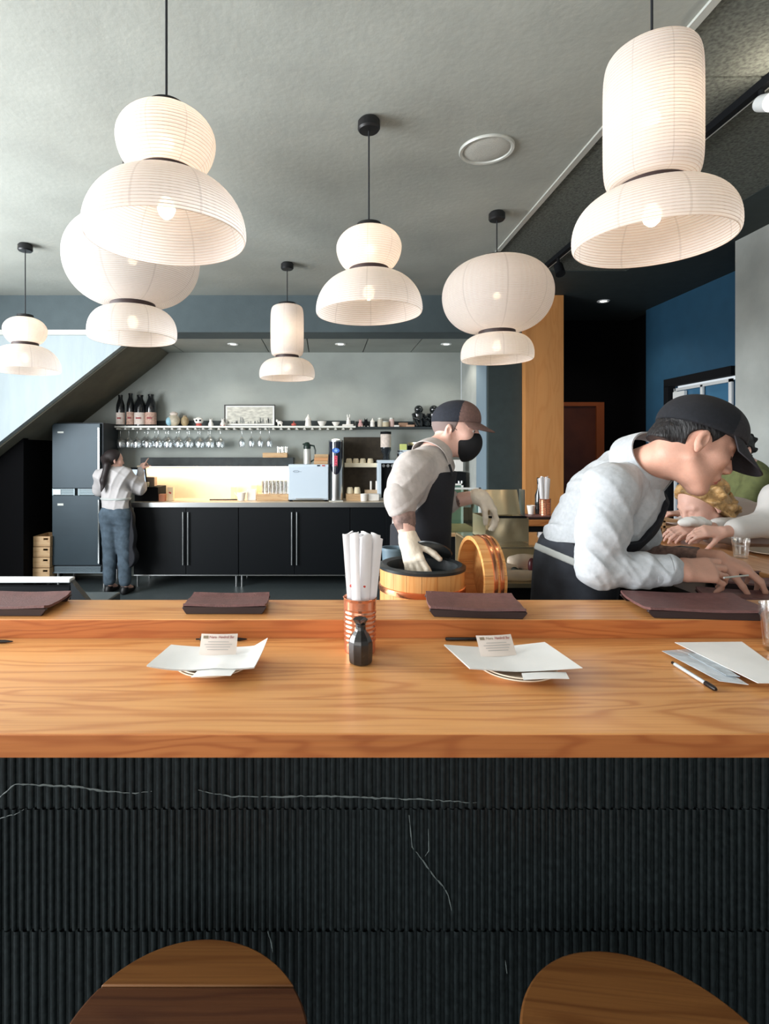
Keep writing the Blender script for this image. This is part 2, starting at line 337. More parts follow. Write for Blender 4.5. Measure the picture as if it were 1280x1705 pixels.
# ------------------------------------------------------------------ paper pendant lamps
def paper(name, tint):
    m = bpy.data.materials.new(name); m.use_nodes = True
    nt = m.node_tree; nt.nodes.remove(nt.nodes['Principled BSDF']); out = nt.nodes['Material Output']; N = nt.nodes.new; L = nt.links.new
    tc = N('ShaderNodeTexCoord'); sp = N('ShaderNodeSeparateXYZ'); L(tc.outputs['Object'], sp.inputs[0])
    at = N('ShaderNodeMath'); at.operation = 'ARCTAN2'; L(sp.outputs[1], at.inputs[0]); L(sp.outputs[0], at.inputs[1])
    a = N('ShaderNodeMath'); a.operation = 'MULTIPLY_ADD'; a.inputs[1].default_value = 8/(2*PI); a.inputs[2].default_value = 8.17; L(at.outputs[0], a.inputs[0])
    fr = N('ShaderNodeMath'); fr.operation = 'FRACT'; L(a.outputs[0], fr.inputs[0])
    lt = N('ShaderNodeMath'); lt.operation = 'LESS_THAN'; lt.inputs[1].default_value = .035; L(fr.outputs[0], lt.inputs[0])
    n = N('ShaderNodeTexNoise'); n.inputs['Scale'].default_value = 35; n.inputs['Detail'].default_value = 6; L(tc.outputs['Object'], n.inputs['Vector'])
    mr = N('ShaderNodeMapRange'); mr.inputs['To Min'].default_value = .90; mr.inputs['To Max'].default_value = 1.0; L(n.outputs['Fac'], mr.inputs['Value'])
    mu = N('ShaderNodeMath'); mu.operation = 'MULTIPLY_ADD'; mu.inputs[1].default_value = -.13; L(lt.outputs[0], mu.inputs[0]); L(mr.outputs[0], mu.inputs[2])
    cm = N('ShaderNodeMix'); cm.data_type = 'RGBA'; cm.blend_type = 'MULTIPLY'; cm.inputs[0].default_value = 1; cm.inputs[6].default_value = tint
    cc = N('ShaderNodeCombineColor')
    for i in range(3): L(mu.outputs[0], cc.inputs[i])
    L(cc.outputs[0], cm.inputs[7])
    tr = N('ShaderNodeBsdfTranslucent'); df = N('ShaderNodeBsdfDiffuse'); L(cm.outputs[2], tr.inputs[0]); L(cm.outputs[2], df.inputs[0])
    mx = N('ShaderNodeMixShader'); mx.inputs[0].default_value = .52; L(tr.outputs[0], mx.inputs[1]); L(df.outputs[0], mx.inputs[2]); tp = N('ShaderNodeBsdfTransparent'); tp.inputs[0].default_value = tint; mx2 = N('ShaderNodeMixShader'); mx2.inputs[0].default_value = .03; L(mx.outputs[0], mx2.inputs[1]); L(tp.outputs[0], mx2.inputs[2]); L(mx2.outputs[0], out.inputs[0])
    return m
m_paper = paper('washi_paper', (.80, .78, .765, 1))
m_ribw = mat('rib_wire', srgb(196, 176, 160), .6)
m_cap = mat('black_metal', srgb(20, 20, 22), .4, spec=.5)
m_cord = mat('black_cord', srgb(26, 28, 32), .7)
m_bulb = mat('glowing_bulb', (1, 1, 1, 1), emit=(255, 226, 184), estr=14)
m_ringd = mat('dark_brown_ring', srgb(52, 38, 38), .5)
def resample(ctrl, step):
    pts = np.array(ctrl, float); seg = np.linalg.norm(np.diff(pts, axis=0), axis=1); s = np.concatenate([[0], np.cumsum(seg)])
    n = max(4, int(round(s[-1]/step))); q = np.linspace(0, s[-1], n+1)
    return np.stack([np.interp(q, s, pts[:, 0]), np.interp(q, s, pts[:, 1])], 1)
def superell(R, r0, r1, z0, z1, zc, p=2.2, n=40):
    "closed lantern profile from neck r0 at z0 (top) through R at zc to r1 at z1 (bottom)"
    out = []
    for i in range(n+1):
        z = z0+(z1-z0)*(1-math.cos(PI*i/n))/2
        h = (z0-zc) if z > zc else (zc-z1); rr = r0 if z > zc else r1
        u = min(1, abs(z-zc)/h)
        out.append((rr+(R-rr)*(1-u**p)**(1/p), z))
    return out
def shade(name, ctrl, parent, step=.0105):
    base = resample(ctrl, step); n = len(base)-1; prof = []
    for i in range(n):
        a, b = base[i], base[i+1]; tv = b-a; L = np.linalg.norm(tv); nv = np.array((-tv[1], tv[0]))/L
        for k in range(4):
            u = k/4; prof.append(a+tv*u+nv*(.0015*math.sin(PI*u)))
    prof.append(base[-1])
    G().lathe([tuple(p) for p in prof], 72, cap=False).build(name, m_paper, parent, smooth=180)
    g = G()
    for r, z in base: g.lathe([(r-.0010, z), (r, z-.0009), (r+.0008, z), (r, z+.0009), (r-.0010, z)], 60, cap=False)
    return g
def lamp(kind, x, y, z0, label, glow):
    "z0: height of the lower rim"
    t = thing('paper_pendant_lamp', label, 'pendant lamp', (x, y, z0), group='paper pendant lamps over the bar')
    if kind == 'A':
        low = superell(.268, .094, .263, .197, -.004, .014, 1.95)
        up = superell(.164, .058, .090, .426, .222, .332, 1.85); ring = (.2095, .097); top = .429
    elif kind == 'B':
        low = superell(.247, .098, .238, .170, -.004, .030, 2.2)
        up = superell(.147, .075, .095, .642, .200, .42, 5.5); ring = (.185, .101); top = .645
    else:
        low = superell(.248, .118, .240, .170, -.004, .030, 2.2)
        up = superell(.378, .100, .120, .700, .200, .455, 2.05); ring = (.185, .123); top = .703
    if False: pass
    gw = shade('lower_shade', low, t); gu = shade('upper_shade', up, t)
    gw.build('rib_wires', m_ribw, t); gu.build('rib_wires', m_ribw, t)
    zr, rr = ring
    G().lathe([(rr-.006, -.0135), (rr+.003, -.0135), (rr+.004, 0), (rr+.003, .0135), (rr-.006, .0135), (rr-.006, -.0135)], 48, c=(0, 0, zr), cap=False).build('joint_ring', m_ringd, t)
    rc = up[0][0]
    G().lathe([(rc*.55, .028), (rc+.004, .022), (rc+.006, .004), (rc, -.004), (rc-.004, .0), (.01, .012)], 40, c=(0, 0, top)).build('top_cap', m_cap, t)
    H = CEIL-z0
    G().cyl((0, 0, top+.02), (0, 0, H-.03), .0042, n=10).build('cord', m_cord, t)
    c = G().lathe([(.046, 0), (.056, -.012), (.057, -.048), (.050, -.058), (.006, -.060)], 36, c=(0, 0, H)).build('ceiling_canopy', m_cap, t)
    # two bulbs on a rod inside
    G().cyl((0, 0, .16), (0, 0, top), .006, n=8).build('inner_rod', m_cap, t)
    zb = .108 if kind == 'A' else .10; zu = up[0][1]*.5+up[-1][1]*.5
    b = G().lathe([(.004, .045), (.014, .040), (.018, .026), (.027, .008), (.030, -.010), (.023, -.028), (.010, -.040), (.002, -.041)], 24, c=(0, 0, zb)).build('bulb', m_bulb, t)
    G().cyl((0, 0, zb+.03), (0, 0, zb+.075), .019, n=16).build('bulb_socket', m_cap, t)
    b = G().ball((0, 0, zu), .026, 8).build('bulb', m_bulb, t)
    point('lamp_glow', (x, y, z0+zb-.0), glow*.66, (1, .76, .58), .035)
    point('lamp_glow', (x, y, z0+zu), glow*.30*(2.2 if kind == 'C' else 1), (1, .77, .60), .03)
    return t
LG = 6.5
def lampx(kind, px, d, h, lb, g=LG): return lamp(kind, (px-CX)*d/FPX, d, EYE+h, lb, g)
lampx('A', 277, 1.88, .725, 'large paper lamp, small lantern over a wide dome, nearest at upper left', LG)
lampx('A', 614, 2.81, .705, 'paper lamp, small lantern over a wide dome, alone at centre beside the ceiling speaker', LG)
lampx('A', 42, 4.5, .66, 'paper lamp, small lantern over a wide dome, far left before the white stair wall', LG)
lampx('B', 1085, 1.86, .700, 'large paper lamp with a tall cylinder over a shallow dish, nearest at upper right', LG)
lampx('B', 478, 4.95, .660, 'small distant paper lamp with a tall cylinder over a shallow dish', LG)
lampx('C', 827, 3.9, .650, 'paper lamp with a wide round lantern over a small dish, beside the amber wood wall', LG)
lampx('C', 221, 3.2, .655, 'pale wide round paper lantern over a small dish, partly behind the nearest dome lamp', LG*.45)
# ------------------------------------------------------------------ the bar
ZB, ZL = 1.11, 1.161
Y0, Y1, Y2 = .999, 1.512, 1.712
m_oak = wood('honey_oak', srgb(224, 162, 100), srgb(202, 134, 76), srgb(186, 116, 62), .36, 'X', 1.0, coat=.12)
m_oak2 = wood('honey_oak_edge', srgb(196, 130, 76), srgb(178, 108, 58), srgb(158, 92, 48), .4, 'X', 1.4)
XL, XR = -1.9, 2.5
bar = thing('bar_counter', 'long honey oak bar counter with a raised back ledge and dark fluted stone front', 'bar counter', (0, Y0, 0))
G().bb(XL, XR, 0, Y1-Y0, ZB-.042, ZB).build('worktop', m_oak, bar, bevel=.003)
G().bb(XL, XR, Y1-Y0, Y2-Y0, ZB-.042, ZL).build('raised_ledge', m_oak, bar, bevel=.002)
m_oak_shade = wood('shaded_honey_oak', srgb(196, 118, 62), srgb(176, 98, 48), srgb(150, 82, 40), .45, 'X', 1.6)  # same oak slab, shade of its front faces put into the colour
G().bb(XL, XR, -.003, .0005, ZB-.0415, ZB-.002).build('front_face_shade', m_oak_shade, bar, smooth=0)
G().bb(XL, XR, Y1-Y0-.0015, Y1-Y0+.001, ZB, ZL-.002).build('ledge_face_shade', m_oak_shade, bar, smooth=0)
# fluted black stone front: three tiers of ribbed tiles
m = bpy.data.materials.new('black_veined_stone'); m.use_nodes = True; m_stone = m
nt = m.node_tree; b = nt.nodes['Principled BSDF']; N = nt.nodes.new; L = nt.links.new
b.inputs['Roughness'].default_value = .34
tc = N('ShaderNodeTexCoord'); n = N('ShaderNodeTexNoise'); n.inputs['Scale'].default_value = 90; n.inputs['Detail'].default_value = 4
L(tc.outputs['Object'], n.inputs['Vector'])
r = N('ShaderNodeValToRGB'); r.color_ramp.elements[0].position = .35; r.color_ramp.elements[1].position = .75
r.color_ramp.elements[0].color = srgb(15, 21, 23); r.color_ramp.elements[1].color = srgb(34, 41, 43); L(n.outputs['Fac'], r.inputs[0]); L(r.outputs[0], b.inputs['Base Color'])
bp = N('ShaderNodeBump'); bp.inputs['Strength'].default_value = .25; bp.inputs['Distance'].default_value = .002; L(n.outputs['Fac'], bp.inputs['Height']); L(bp.outputs[0], b.inputs['Normal'])
FY = 1.10-Y0
def fluted(z0, z1, pitch, gap, xo):
    g = G(); x = XL+xo; prof = []
    while x < XR-pitch:
        # half-round rib then a flat groove
        for i in range(6):
            a = PI*i/5; prof.append((x+(pitch-gap)*(.5-.5*math.cos(a)), -(.0065)*math.sin(a)**.7))
        x += pitch
    k = len(prof); vs = [(px, FY+py, z0) for px, py in prof]+[(px, FY+py, z1) for px, py in prof]
    return g.add(vs, [(i, i+1, k+i+1, k+i) for i in range(k-1)])
for z0, z1, pt, gp, xo in ((.913, ZB-.042, .0182, .0055, 0), (.671, .911, .0150, .0052, .004), (.429, .669, .0182, .0055, .008), (.187, .427, .0155, .0052, .003), (.03, .185, .0182, .0055, .006)):
    fluted(z0, z1, pt, gp, xo).build('fluted_stone_tile', m_stone, bar, smooth=60)
G().bb(XL, XR, FY+.002, Y2-Y0-.05, 0, ZB-.045).build('bar_body', m_black, bar, smooth=0)
# white mineral veins running over the ribs
m_vein = mat('white_vein', srgb(104, 112, 112), .5)
def vein(pts, r, name='stone_vein'):
    out = []
    for (ax, ay), (bx, by) in zip(pts[:-1], pts[1:]):
        n = max(2, int(math.hypot(bx-ax, by-ay)/6))
        for i in range(n):
            u = i/n; px = ax+(bx-ax)*u; py = ay+(by-ay)*u+random.uniform(-1.0, 1.0)
            q = P(px, py, 1.0945); out.append((q[0], q[1]-Y0, q[2]))
    rr = [r*random.uniform(.35, 1.0)*(math.sin(PI*min(1, max(.06, (i+.5)/len(out))))**.4) for i in range(len(out))]
    g = G(); g.tube(out, rr, 5); g.build(name, m_vein, bar)
vein([(-10, 1336), (25, 1306), (60, 1307), (120, 1309), (180, 1318), (225, 1321), (260, 1316)], .0028)
vein([(330, 1316), (385, 1326), (450, 1327), (520, 1325), (600, 1328), (700, 1331), (800, 1337)], .0024)
vein([(-10, 1366), (30, 1354), (45, 1344)], .0014)
vein([(681, 1358), (686, 1410), (703, 1432), (722, 1458), (738, 1476), (746, 1490), (755, 1530)], .0018)
vein([(713, 1380), (714, 1416), (704, 1432)], .0012)
vein([(446, 1552), (452, 1570), (455, 1592)], .0022)
vein([(841, 1600), (845, 1628)], .0012)

# raised slate-brown serving boards standing on the ledge
m_geta = mat('brown_lacquer', srgb(108, 74, 72), .42, noise=.18, nscale=60, bump=.25, bscale=260)
m_getad = mat('brown_lacquer_dark', srgb(46, 32, 32), .4)
def geta(cx, y, label, wd=.262, dp=.165, rz=0, z=ZL, h=.030, grp='brown lacquer serving boards on the ledge'):
    "a tray with up-curled front and back edges on two feet"
    t = thing('serving_board', label, 'serving board', (cx, y, z), rz, group=grp)
    def top(u, v):
        x = (u-.5)*wd; yy = (v-.5)*dp; e = 2*abs(v-.5)
        return (x*(1-.03*e), yy, h*.62+.011*max(0, e-.55)**1.6*2.2+.0015*math.cos(u*6))
    G().sheet(top, 12, 22, .007).build('board', m_geta, t, smooth=50)
    a = wd/2
    pr = [(-a*.98, h*.7), (-a, h*.56), (-a*.90, 0), (a*.90, 0), (a, h*.56), (a*.98, h*.7)]
    for s in (-1, 1):
        M = Matrix(((1,0,0,0),(0,0,-1,s*dp*.455+.006),(0,1,0,0),(0,0,0,1)))
        G().prism(pr, .012, M).build('foot_rail', m_getad, t, bevel=.0015, label='dark side rail of the board')
    return t
geta(P(28, 1000, 1.63)[0], 1.622, 'brown serving board at the left end of the ledge, cut by the photo edge', .26)
geta(P(379, 1000, 1.62)[0], 1.625, 'brown serving board on the ledge left of the chopstick holder', .238, .13)
geta(P(785, 1000, 1.62)[0], 1.605, 'brown serving board on the ledge in front of the round wooden tub', .265, .17, -.10)
geta(P(1150, 1000, 1.60)[0]+.008, 1.600, 'large brown serving board on the ledge under the leaning chef', .335, .19, -.10)

# chopstick holder, near
m_copper = mat('copper_lustre_glass', srgb(222, 150, 118), .18, metal=.75)
m_wrap = mat('white_paper_sleeve', srgb(228, 226, 228), .7, noise=.03, nscale=40)
m_red = mat('red_ink', srgb(196, 60, 48), .6)
def chopsticks(x, y, z, label, sc_=1.0, n=17, grp='paper-sleeved chopsticks'):
    R, Hh = .042*sc_, .138*sc_
    prof = [(.002, .004), (R*.88, .004), (R*.92, 0), (R*.94, .004)]
    for i in range(46):
        zz = .006+Hh*.92*i/45; prof.append((R*(.94+.04*i/45)+(.0014*math.sin(i/45*2*PI*11) if .14 < i/45 < .84 else 0), zz))
    prof += [(R*1.03, Hh), (R*1.0, Hh+.001), (R*.93, Hh-.004), (R*.86, .010), (.002, .008)]
    tag(G().lathe(prof, 40, cap=False).build('chopstick_holder', m_copper, loc=(x, y, z), smooth=60), label, 'chopstick holder')
    random.seed(3)
    for k in range(n):
        a = 2*PI*k/n*2.4; rr = R*(.15+.55*((k*7) % n)/n)
        bx, by = rr*math.cos(a)*.6, rr*math.sin(a)*.6
        lean = .040 if k % 5 else .054
        tx, ty = (rr*math.cos(a)/R)*lean*1.15, (rr*math.sin(a)/R)*lean*.9
        top = .300*sc_+random.uniform(-.012, .008); w_ = random.uniform(.0105, .0135)*sc_
        yaw = random.uniform(-.5, .5)
        s = G(); 
        def fn(u, v, bx=bx, by=by, tx=tx, ty=ty, top=top, w_=w_, yaw=yaw):
            zz = .014+(top-.014)*v; uu = (u-.5)*2*w_; f = v
            cx_, cy_ = bx+(tx*1.0)*f, by+(ty*1.0)*f
            bulge = .0035*(1-abs(2*u-1)**2)
            return (cx_+uu*math.cos(yaw)+bulge*math.sin(yaw), cy_+uu*math.sin(yaw)-bulge*math.cos(yaw), zz+(.004*math.sin(u*3+k) if v > .98 else 0))
        s.sheet(fn, 4, 6, .0035*sc_)
        c = tag(s.build('wrapped_chopsticks', m_wrap, loc=(x, y, z), smooth=60), 'white paper-sleeved chopsticks standing in the '+('near ribbed copper cup' if sc_ == 1 else 'far copper cup'), 'chopsticks', grp)
        if sc_ == 1 and k in (4, 9, 13):
            zz = .17; f = (zz-.014)/(top-.014); q = G(); px_, py_ = bx+tx*f, by+ty*f
            q.ball((px_, py_-.006, zz), (.0035, .0012, .004), 6); q.box((px_+.002, py_-.006, zz-.001), (.004, .002, .005), rotm(0, .5, 0))
            q.build('red_mark', m_red, c)
    return t
q = P(599, 1084, 1.415); chopsticks(q[0], 1.415, ZB, 'ribbed copper-toned cup holding chopsticks behind the black soy bottle on the bar')
# soy bottle: eight-sided black ceramic with a folded triangular spout
t = thing('soy_sauce_bottle', 'small black faceted soy bottle with a pinched spout on the bar', 'bottle', (P(600, 1090, 1.335)[0], 1.335, ZB))
m_soy = mat('black_glaze', srgb(38, 36, 36), .25, noise=.2, nscale=30, coat=.5)
pr = [(.020, 0), (.0265, .002), (.0288, .008), (.0300, .030), (.0300, .050), (.0285, .056), (.0240, .066), (.0150, .077), (.0125, .082), (.0125, .094)]
G().lathe(pr, 10, R=rotm(0, 0, .3)).build('body', m_soy, t, smooth=28, bevel=.0008)
sp = [(-.019, .004), (0, -.017), (.019, .004), (.012, .013), (-.012, .013)]
g = G(); vs = [(x*.62, y*.62, .092) for x, y in sp]+[(x, y, .104 if i in (0, 2) else (.099 if i == 1 else .108)) for i, (x, y) in enumerate(sp)]+[(0, .003, .101)]
g.add(vs, [(i, (i+1) % 5, 5+(i+1) % 5, 5+i) for i in range(5)]+[(5+i, 5+(i+1) % 5, 10) for i in range(5)]+[(4, 3, 2, 1, 0)])
g.build('spout', m_soy, t, smooth=0, bevel=.001)

# place settings: two stacked plates, folded paper, small card
m_plate = mat('cream_glaze', srgb(222, 206, 186), .3, noise=.04, nscale=30)
m_napkin = mat('white_menu_paper', srgb(236, 236, 234), .75, noise=.025, nscale=16)
m_card = mat('beige_card', srgb(226, 212, 202), .7)
m_ink = mat('maroon_ink', srgb(150, 70, 72), .7); m_ink2 = mat('olive_ink', srgb(146, 132, 112), .7); m_ink3 = mat('grey_ink', srgb(176, 170, 166), .7)
def plates(x, y, which):
    pr = [(.002, .003), (.040, .003), (.042, 0), (.048, 0), (.050, .004), (.074, .0095), (.0845, .0145), (.086, .0155), (.084, .0175), (.072, .0125), (.048, .007), (.002, .006)]
    for k in range(2):
        t = tag(G().lathe(pr, 48, cap=False).build('saucer', m_plate, loc=(x+.002*k, y, ZB+.0052*k), smooth=60), ('lower' if k == 0 else 'upper')+' of two cream saucers stacked at the place setting '+which, 'plate', group='cream saucers')
def card(x, y, z, rz, which, tilt=.9):
    t = thing('printed_card', 'small beige printed card leaning on the folded paper '+which, 'card', (x, y, z), rz)
    R = rotm(tilt, 0, 0)
    def fn(u, v): 
        p = R @ np.array(((u-.5)*.088, v*.05, 0)); return (p[0], p[1]-.003*math.sin(PI*u)*1.2, p[2])
    G().sheet(fn, 10, 6, .0006).build('card_sheet', m_card, t)
    def on(xx, vv): p = R @ np.array((xx, vv, .0012)); return (p[0], p[1]-.003*math.sin(PI*(xx/.088+.5))*1.2-.0006, p[2]+.0006)
    G().box(on(-.032, .0415), (.0115, .0065, .0004), R).build('card_emblem', m_ink2, t)
    text_mesh('card_title', 'Nara', .0085, m_ink2 if which.startswith('right') else m_ink, t, on(-.014, .042), (tilt, 0, 0))
    text_mesh('card_title', 'Handroll Bar', .0088, m_ink, t, on(.018, .042), (tilt, 0, 0), sx=.82)
    for i in range(4):
        G().box(on(0, .031-.006*i), (.05+.008*((i*5) % 3), .0014, .0003), R).build('card_text_line', m_ink3, t)
    return t
def folded(x, y, z, rz, label, shape, wd, dp, fin, flip=1):
    t = thing('folded_paper', label, 'paper', (x, y, z), rz)
    for k in range(2):
        G().sheet(lambda u, v: shape(u, v, wd, dp, k), 22, 14, .0007).build('paper_leaf', m_napkin, t)
    return t
def shapeL(u, v, wd, dp, k):
    x = (u-.5)*wd; y = (v-.5)*dp+(-.035 if u < .001 else 0)*0
    x += -.020*(1-v); 
    z = .004+.010*(abs(u-.55)*1.6)**2+.024*max(0, u-.86)*5*v*v+.0022*k*(1-v)-.004*(1-v)*abs(math.sin(u*5))
    return (x, y, z)
def shapeR(u, v, wd, dp, k):
    x = (u-.5)*wd+.026*(.5-v); y = (v-.5)*dp
    z = .003+.017*abs(u-.42)**1.3+.014*max(0, u-.55)*v+.002*k*(1-u)
    return (x, y, z)
xa, ya = P(350, 1120, 1.285)[0]+.006, 1.290
plates(xa, ya+.005, 'left of the soy bottle')
folded(xa+.002, ya+.008, ZB+.022, .03, 'white menu paper with a curled corner on the saucers left of the soy bottle', shapeL, .238, .138, 0)
t = tag(G().sheet(lambda u, v: ((u-.5)*.085+.01*v, (v-.5)*.035, .0015*math.sin(3*u)), 8, 3, .0007).build('paper_slip', m_napkin, loc=(xa+.012, ya-.078, ZB+.0235), rot=(0, 0, .1)), 'small white slip sticking out under the folded paper on the left saucers', 'paper')
card(P(364, 1080, 1.35)[0]+.004, 1.315, ZB+.026, 0, 'left of the soy bottle', 1.0)
xb, yb = P(862, 1120, 1.275)[0]-.004, 1.272
plates(xb, yb, 'right of the soy bottle')
folded(xb-.010, yb+.020, ZB+.022, -.01, 'white folded menu paper on the saucers right of the soy bottle', shapeR, .248, .148, 0)
t = tag(G().sheet(lambda u, v: ((u-.5)*.10+.01*v, (v-.5)*.035, .0015*math.sin(3*u)), 8, 3, .0007).build('paper_slip', m_napkin, loc=(xb+.032, yb-.072, ZB+.0225), rot=(0, 0, .05)), 'small cream slip sticking out under the folded paper on the right saucers', 'paper')
card(P(820, 1078, 1.36)[0]-.002, 1.305, ZB+.028, .12, 'right of the soy bottle', .9)
# pens
m_pen = mat('black_plastic', srgb(26, 20, 20), .3)
def pen(px, y, length, rz, label, clip=True, z=ZB, taper=1):
    t = thing('pen', label, 'pen', (P(px, 1062, y)[0], y, z+.005), rz)
    h = length/2; s = 1
    g = G(); g.tube([(-h, 0, 0), (-h+.002, 0, 0), (h-.022, 0, 0), (h-.004, 0, 0), (h, 0, 0)], [.003, .0044, .0046, .0020, .0006], 12); g.build('barrel', m_pen, t)
    if clip:
        G().tube([(-h, 0, 0), (-h-.010, 0, 0)], .0022, 8).build('push_button', m_pen, t)
        G().tube([(-h+.002, 0, .003), (-h+.003, -.001, .0085), (-h+.040, -.001, .0075)], .0014, 6).build('clip', m_pen, t)
    return t
pen(372, 1.488, .128, 0, 'black ballpoint pen lying behind the left card along the ledge')
pen(790, 1.490, .158, 0, 'plain black pen lying behind the right card along the ledge', False)
pen(-25, 1.47, .15, 0, 'black pen tip at the left edge of the bar, cut by the photo edge', False)
# right place: paper, clear sleeve and pen laid diagonally
m_sleeve = mat('clear_plastic_sleeve', srgb(214, 222, 228), .12, coat=1.0, bump=.5, bscale=18)
def para(name, m, corners, z, th, label, cat, cur=.0):
    c = [P(px, py, (EYE-ZB)*FPX/(py-HY)) for px, py in corners]
    o = np.mean(c, 0); 
    def fn(u, v):
        p = (c[0]*(1-u)+c[1]*u)*(1-v)+(c[3]*(1-u)+c[2]*u)*v-o
        return (p[0], p[1], cur*math.sin(PI*u)*math.sin(PI*v))
    return tag(G().sheet(fn, 12, 8, th).build(name, m, loc=(o[0], o[1], ZB+z)), label, cat)
para('plastic_sleeve', m_sleeve, [(1246, 1147), (1198, 1141), (1102, 1090), (1150, 1086)], .009, .001, 'clear shiny plastic sleeve lying under the white sheet at the right', 'sleeve', .004)
para('printed_form', mat('faint_blue_print', srgb(190, 200, 208), .6, noise=.25, nscale=50), [(1232, 1138), (1208, 1135), (1145, 1099), (1168, 1097)], .0145, .0006, 'narrow printed form inside the clear sleeve at the right', 'paper')
para('menu_sheet', m_napkin, [(1262, 1150), (1330, 1150), (1235, 1079), (1123, 1080)], .016, .001, 'large plain white sheet lying diagonally at the right end of the bar', 'paper', .002)
a_, b_ = P(1120, 1108, (EYE-ZB)*FPX/356), P(1192, 1153, (EYE-ZB)*FPX/401)
t = thing('pen', 'clear ballpoint pen with a black cap beside the plastic sleeve', 'pen', (a_[0], a_[1], ZB+.006), math.atan2(b_[1]-a_[1], b_[0]-a_[0]))
Lp = math.hypot(b_[0]-a_[0], b_[1]-a_[1])
G().tube([(.008, 0, 0), (Lp-.03, 0, 0)], .0042, 10).build('barrel', mat('clear_barrel', srgb(200, 208, 212), .15, coat=1), t)
G().tube([(-.002, 0, 0), (.012, 0, 0)], .0036, 10).build('end_plug', m_pen, t)
G().tube([(Lp-.032, 0, 0), (Lp-.006, 0, 0), (Lp, 0, 0)], [.0058, .0055, .003], 10).build('cap', m_pen, t)
# water glasses
m_glass = glassm('clear_glass'); m_water = glassm('still_water', (.93, .97, .98, 1), .02, .8)
def tumbler(x, y, z, label, r=.038, h=.10, water=.6):
    t = thing('water_glass', label, 'glass', (x, y, z))
    G().lathe([(.002, 0), (r*.78, 0), (r*.80, .004), (r*.93, h*.70), (r*.95, h*.72), (r, h*.74), (r, h), (r*.94, h), (r*.94, h*.75), (r*.87, h*.68), (r*.72, .010), (.002, .010)], 40, cap=False).build('tumbler', m_glass, t, smooth=50)
    G().lathe([(r*.70, .011), (r*.84, h*water), (.002, h*water+.0005)], 32).build('water', m_water, t)
    return t
tumbler(P(1292, 1074, 1.42)[0]+.006, 1.415, ZB, 'clear stacking water glass at the right edge of the bar', .044, .118)

# stools (round two-tone wooden seats)
m_walnut = wood('walnut_stave', srgb(122, 78, 38), srgb(106, 64, 28), srgb(90, 52, 24), .45, 'X', 1.3, fine=.5)
m_walnut2 = wood('walnut_stave_dark', srgb(84, 48, 24), srgb(72, 38, 18), srgb(60, 32, 14), .5, 'X', 1.3, fine=.5)
def stool(x, y, lb, split, rz=0):
    t = thing('bar_stool', lb, 'bar stool', (x, y, 0), rz)
    R = .187
    def seat(y0, y1, m, nm, lab):
        n = 40; pts = []
        a0 = math.asin(max(-1, min(1, y0/R))); a1 = math.asin(max(-1, min(1, y1/R)))
        for i in range(n+1): a = a0+(a1-a0)*i/n; pts.append((R*math.cos(a), R*math.sin(a)))
        for i in range(n+1): a = a1+(a0-a1)*i/n; pts.append((-R*math.cos(a), R*math.sin(a)))
        G().prism(pts, .032, Matrix.Translation((0, 0, .718))).build(nm, m, t, bevel=.004, label=lab)
    seat(-R*.9999, split-.0006, m_walnut2, 'seat_board', 'darker near board of the seat')
    seat(split+.0006, R*.9999, m_walnut, 'seat_board', 'lighter far board of the seat')
    for k in range(4):
        a = PI/4+k*PI/2; c, s = math.cos(a), math.sin(a)
        G().cyl((c*.20, s*.20, 0), (c*.12, s*.12, .72), .012, .015, 16).build('leg', m_cap, t)
    G().tube([(.170*math.cos(2*PI*i/40), .170*math.sin(2*PI*i/40), .27) for i in range(40)], .008, 8, True).build('foot_ring', m_cap, t)
stool(-.207, .80, 'round wooden bar stool below the bar at lower left, seat of two brown tones', .10)
stool(.473, .778, 'round wooden bar stool below the bar at lower right', -.16, -.12)
# ------------------------------------------------------------------ back counter and what stands on it
CT = 1.015    # back counter height
CF = 6.60     # its front edge
def X(px, d): return (px-CX)*d/FPX
def Z(py, d): return EYE-(py-HY)*d/FPX
m_cab = mat('black_laminate', srgb(10, 14, 18), .5, spec=.2)
m_cab2 = mat('dark_laminate', srgb(30, 34, 38), .4)
c = thing('cabinet_worktop', 'long steel-edged worktop on the black cabinets of the back bar', 'worktop', (0, CF, CT))
G().bb(-2.3, 1.74, -.02, BACKY-CF-.002, -.035, 0).build('slab', mat('pale_stone_top', srgb(206, 190, 168), .35, noise=.08, nscale=20), c, smooth=0)
G().bb(-2.3, 1.74, -.034, -.02, -.058, .001).build('steel_edge', m_steel, c, smooth=0, bevel=.002)
def cabinet(x0, x1, lb, doors=True):
    t = thing('base_cabinet', lb, 'cabinet', ((x0+x1)/2, CF, 0), group='black base cabinets of the back bar')
    w = (x1-x0)/2-.004
    G().bb(-w, w, .02, .56, .15, CT-.06).build('carcass', m_cab, t, smooth=0)
    G().bb(-w, w, .0, .03, .138, .150).build('bottom_rail', m_steel, t, smooth=0)
    for s in (-1, 1):
        d = G().bb(.002 if s > 0 else -w, w if s > 0 else -.002, 0, .019, .155, CT-.062).build('door', m_cab, t, bevel=.002)
        if doors:
            G().cyl((s*.030, -.026, .27), (s*.030, -.026, .90), .0085, n=12).build('handle', m_steel, d)
            for zz in (.33, .84): G().cyl((s*.030, -.026, zz), (s*.030, .001, zz), .005, n=8).build('handle_post', m_steel, d)
    for sx in (-w+.03, w-.03):
        for yy in (.05, .5): G().cyl((sx, yy, 0), (sx, yy, .14), .014, n=12).build('leg', m_steel, t)
    return t
cabinet(X(222, CF), X(397, CF), 'black two-door cabinet beside the standing barista, left of the back bar')
cabinet(X(397, CF), X(583, CF), 'black two-door cabinet in the middle of the back bar')
cabinet(X(583, CF), X(700, CF), 'black cabinet of the back bar behind the masked chef', False)
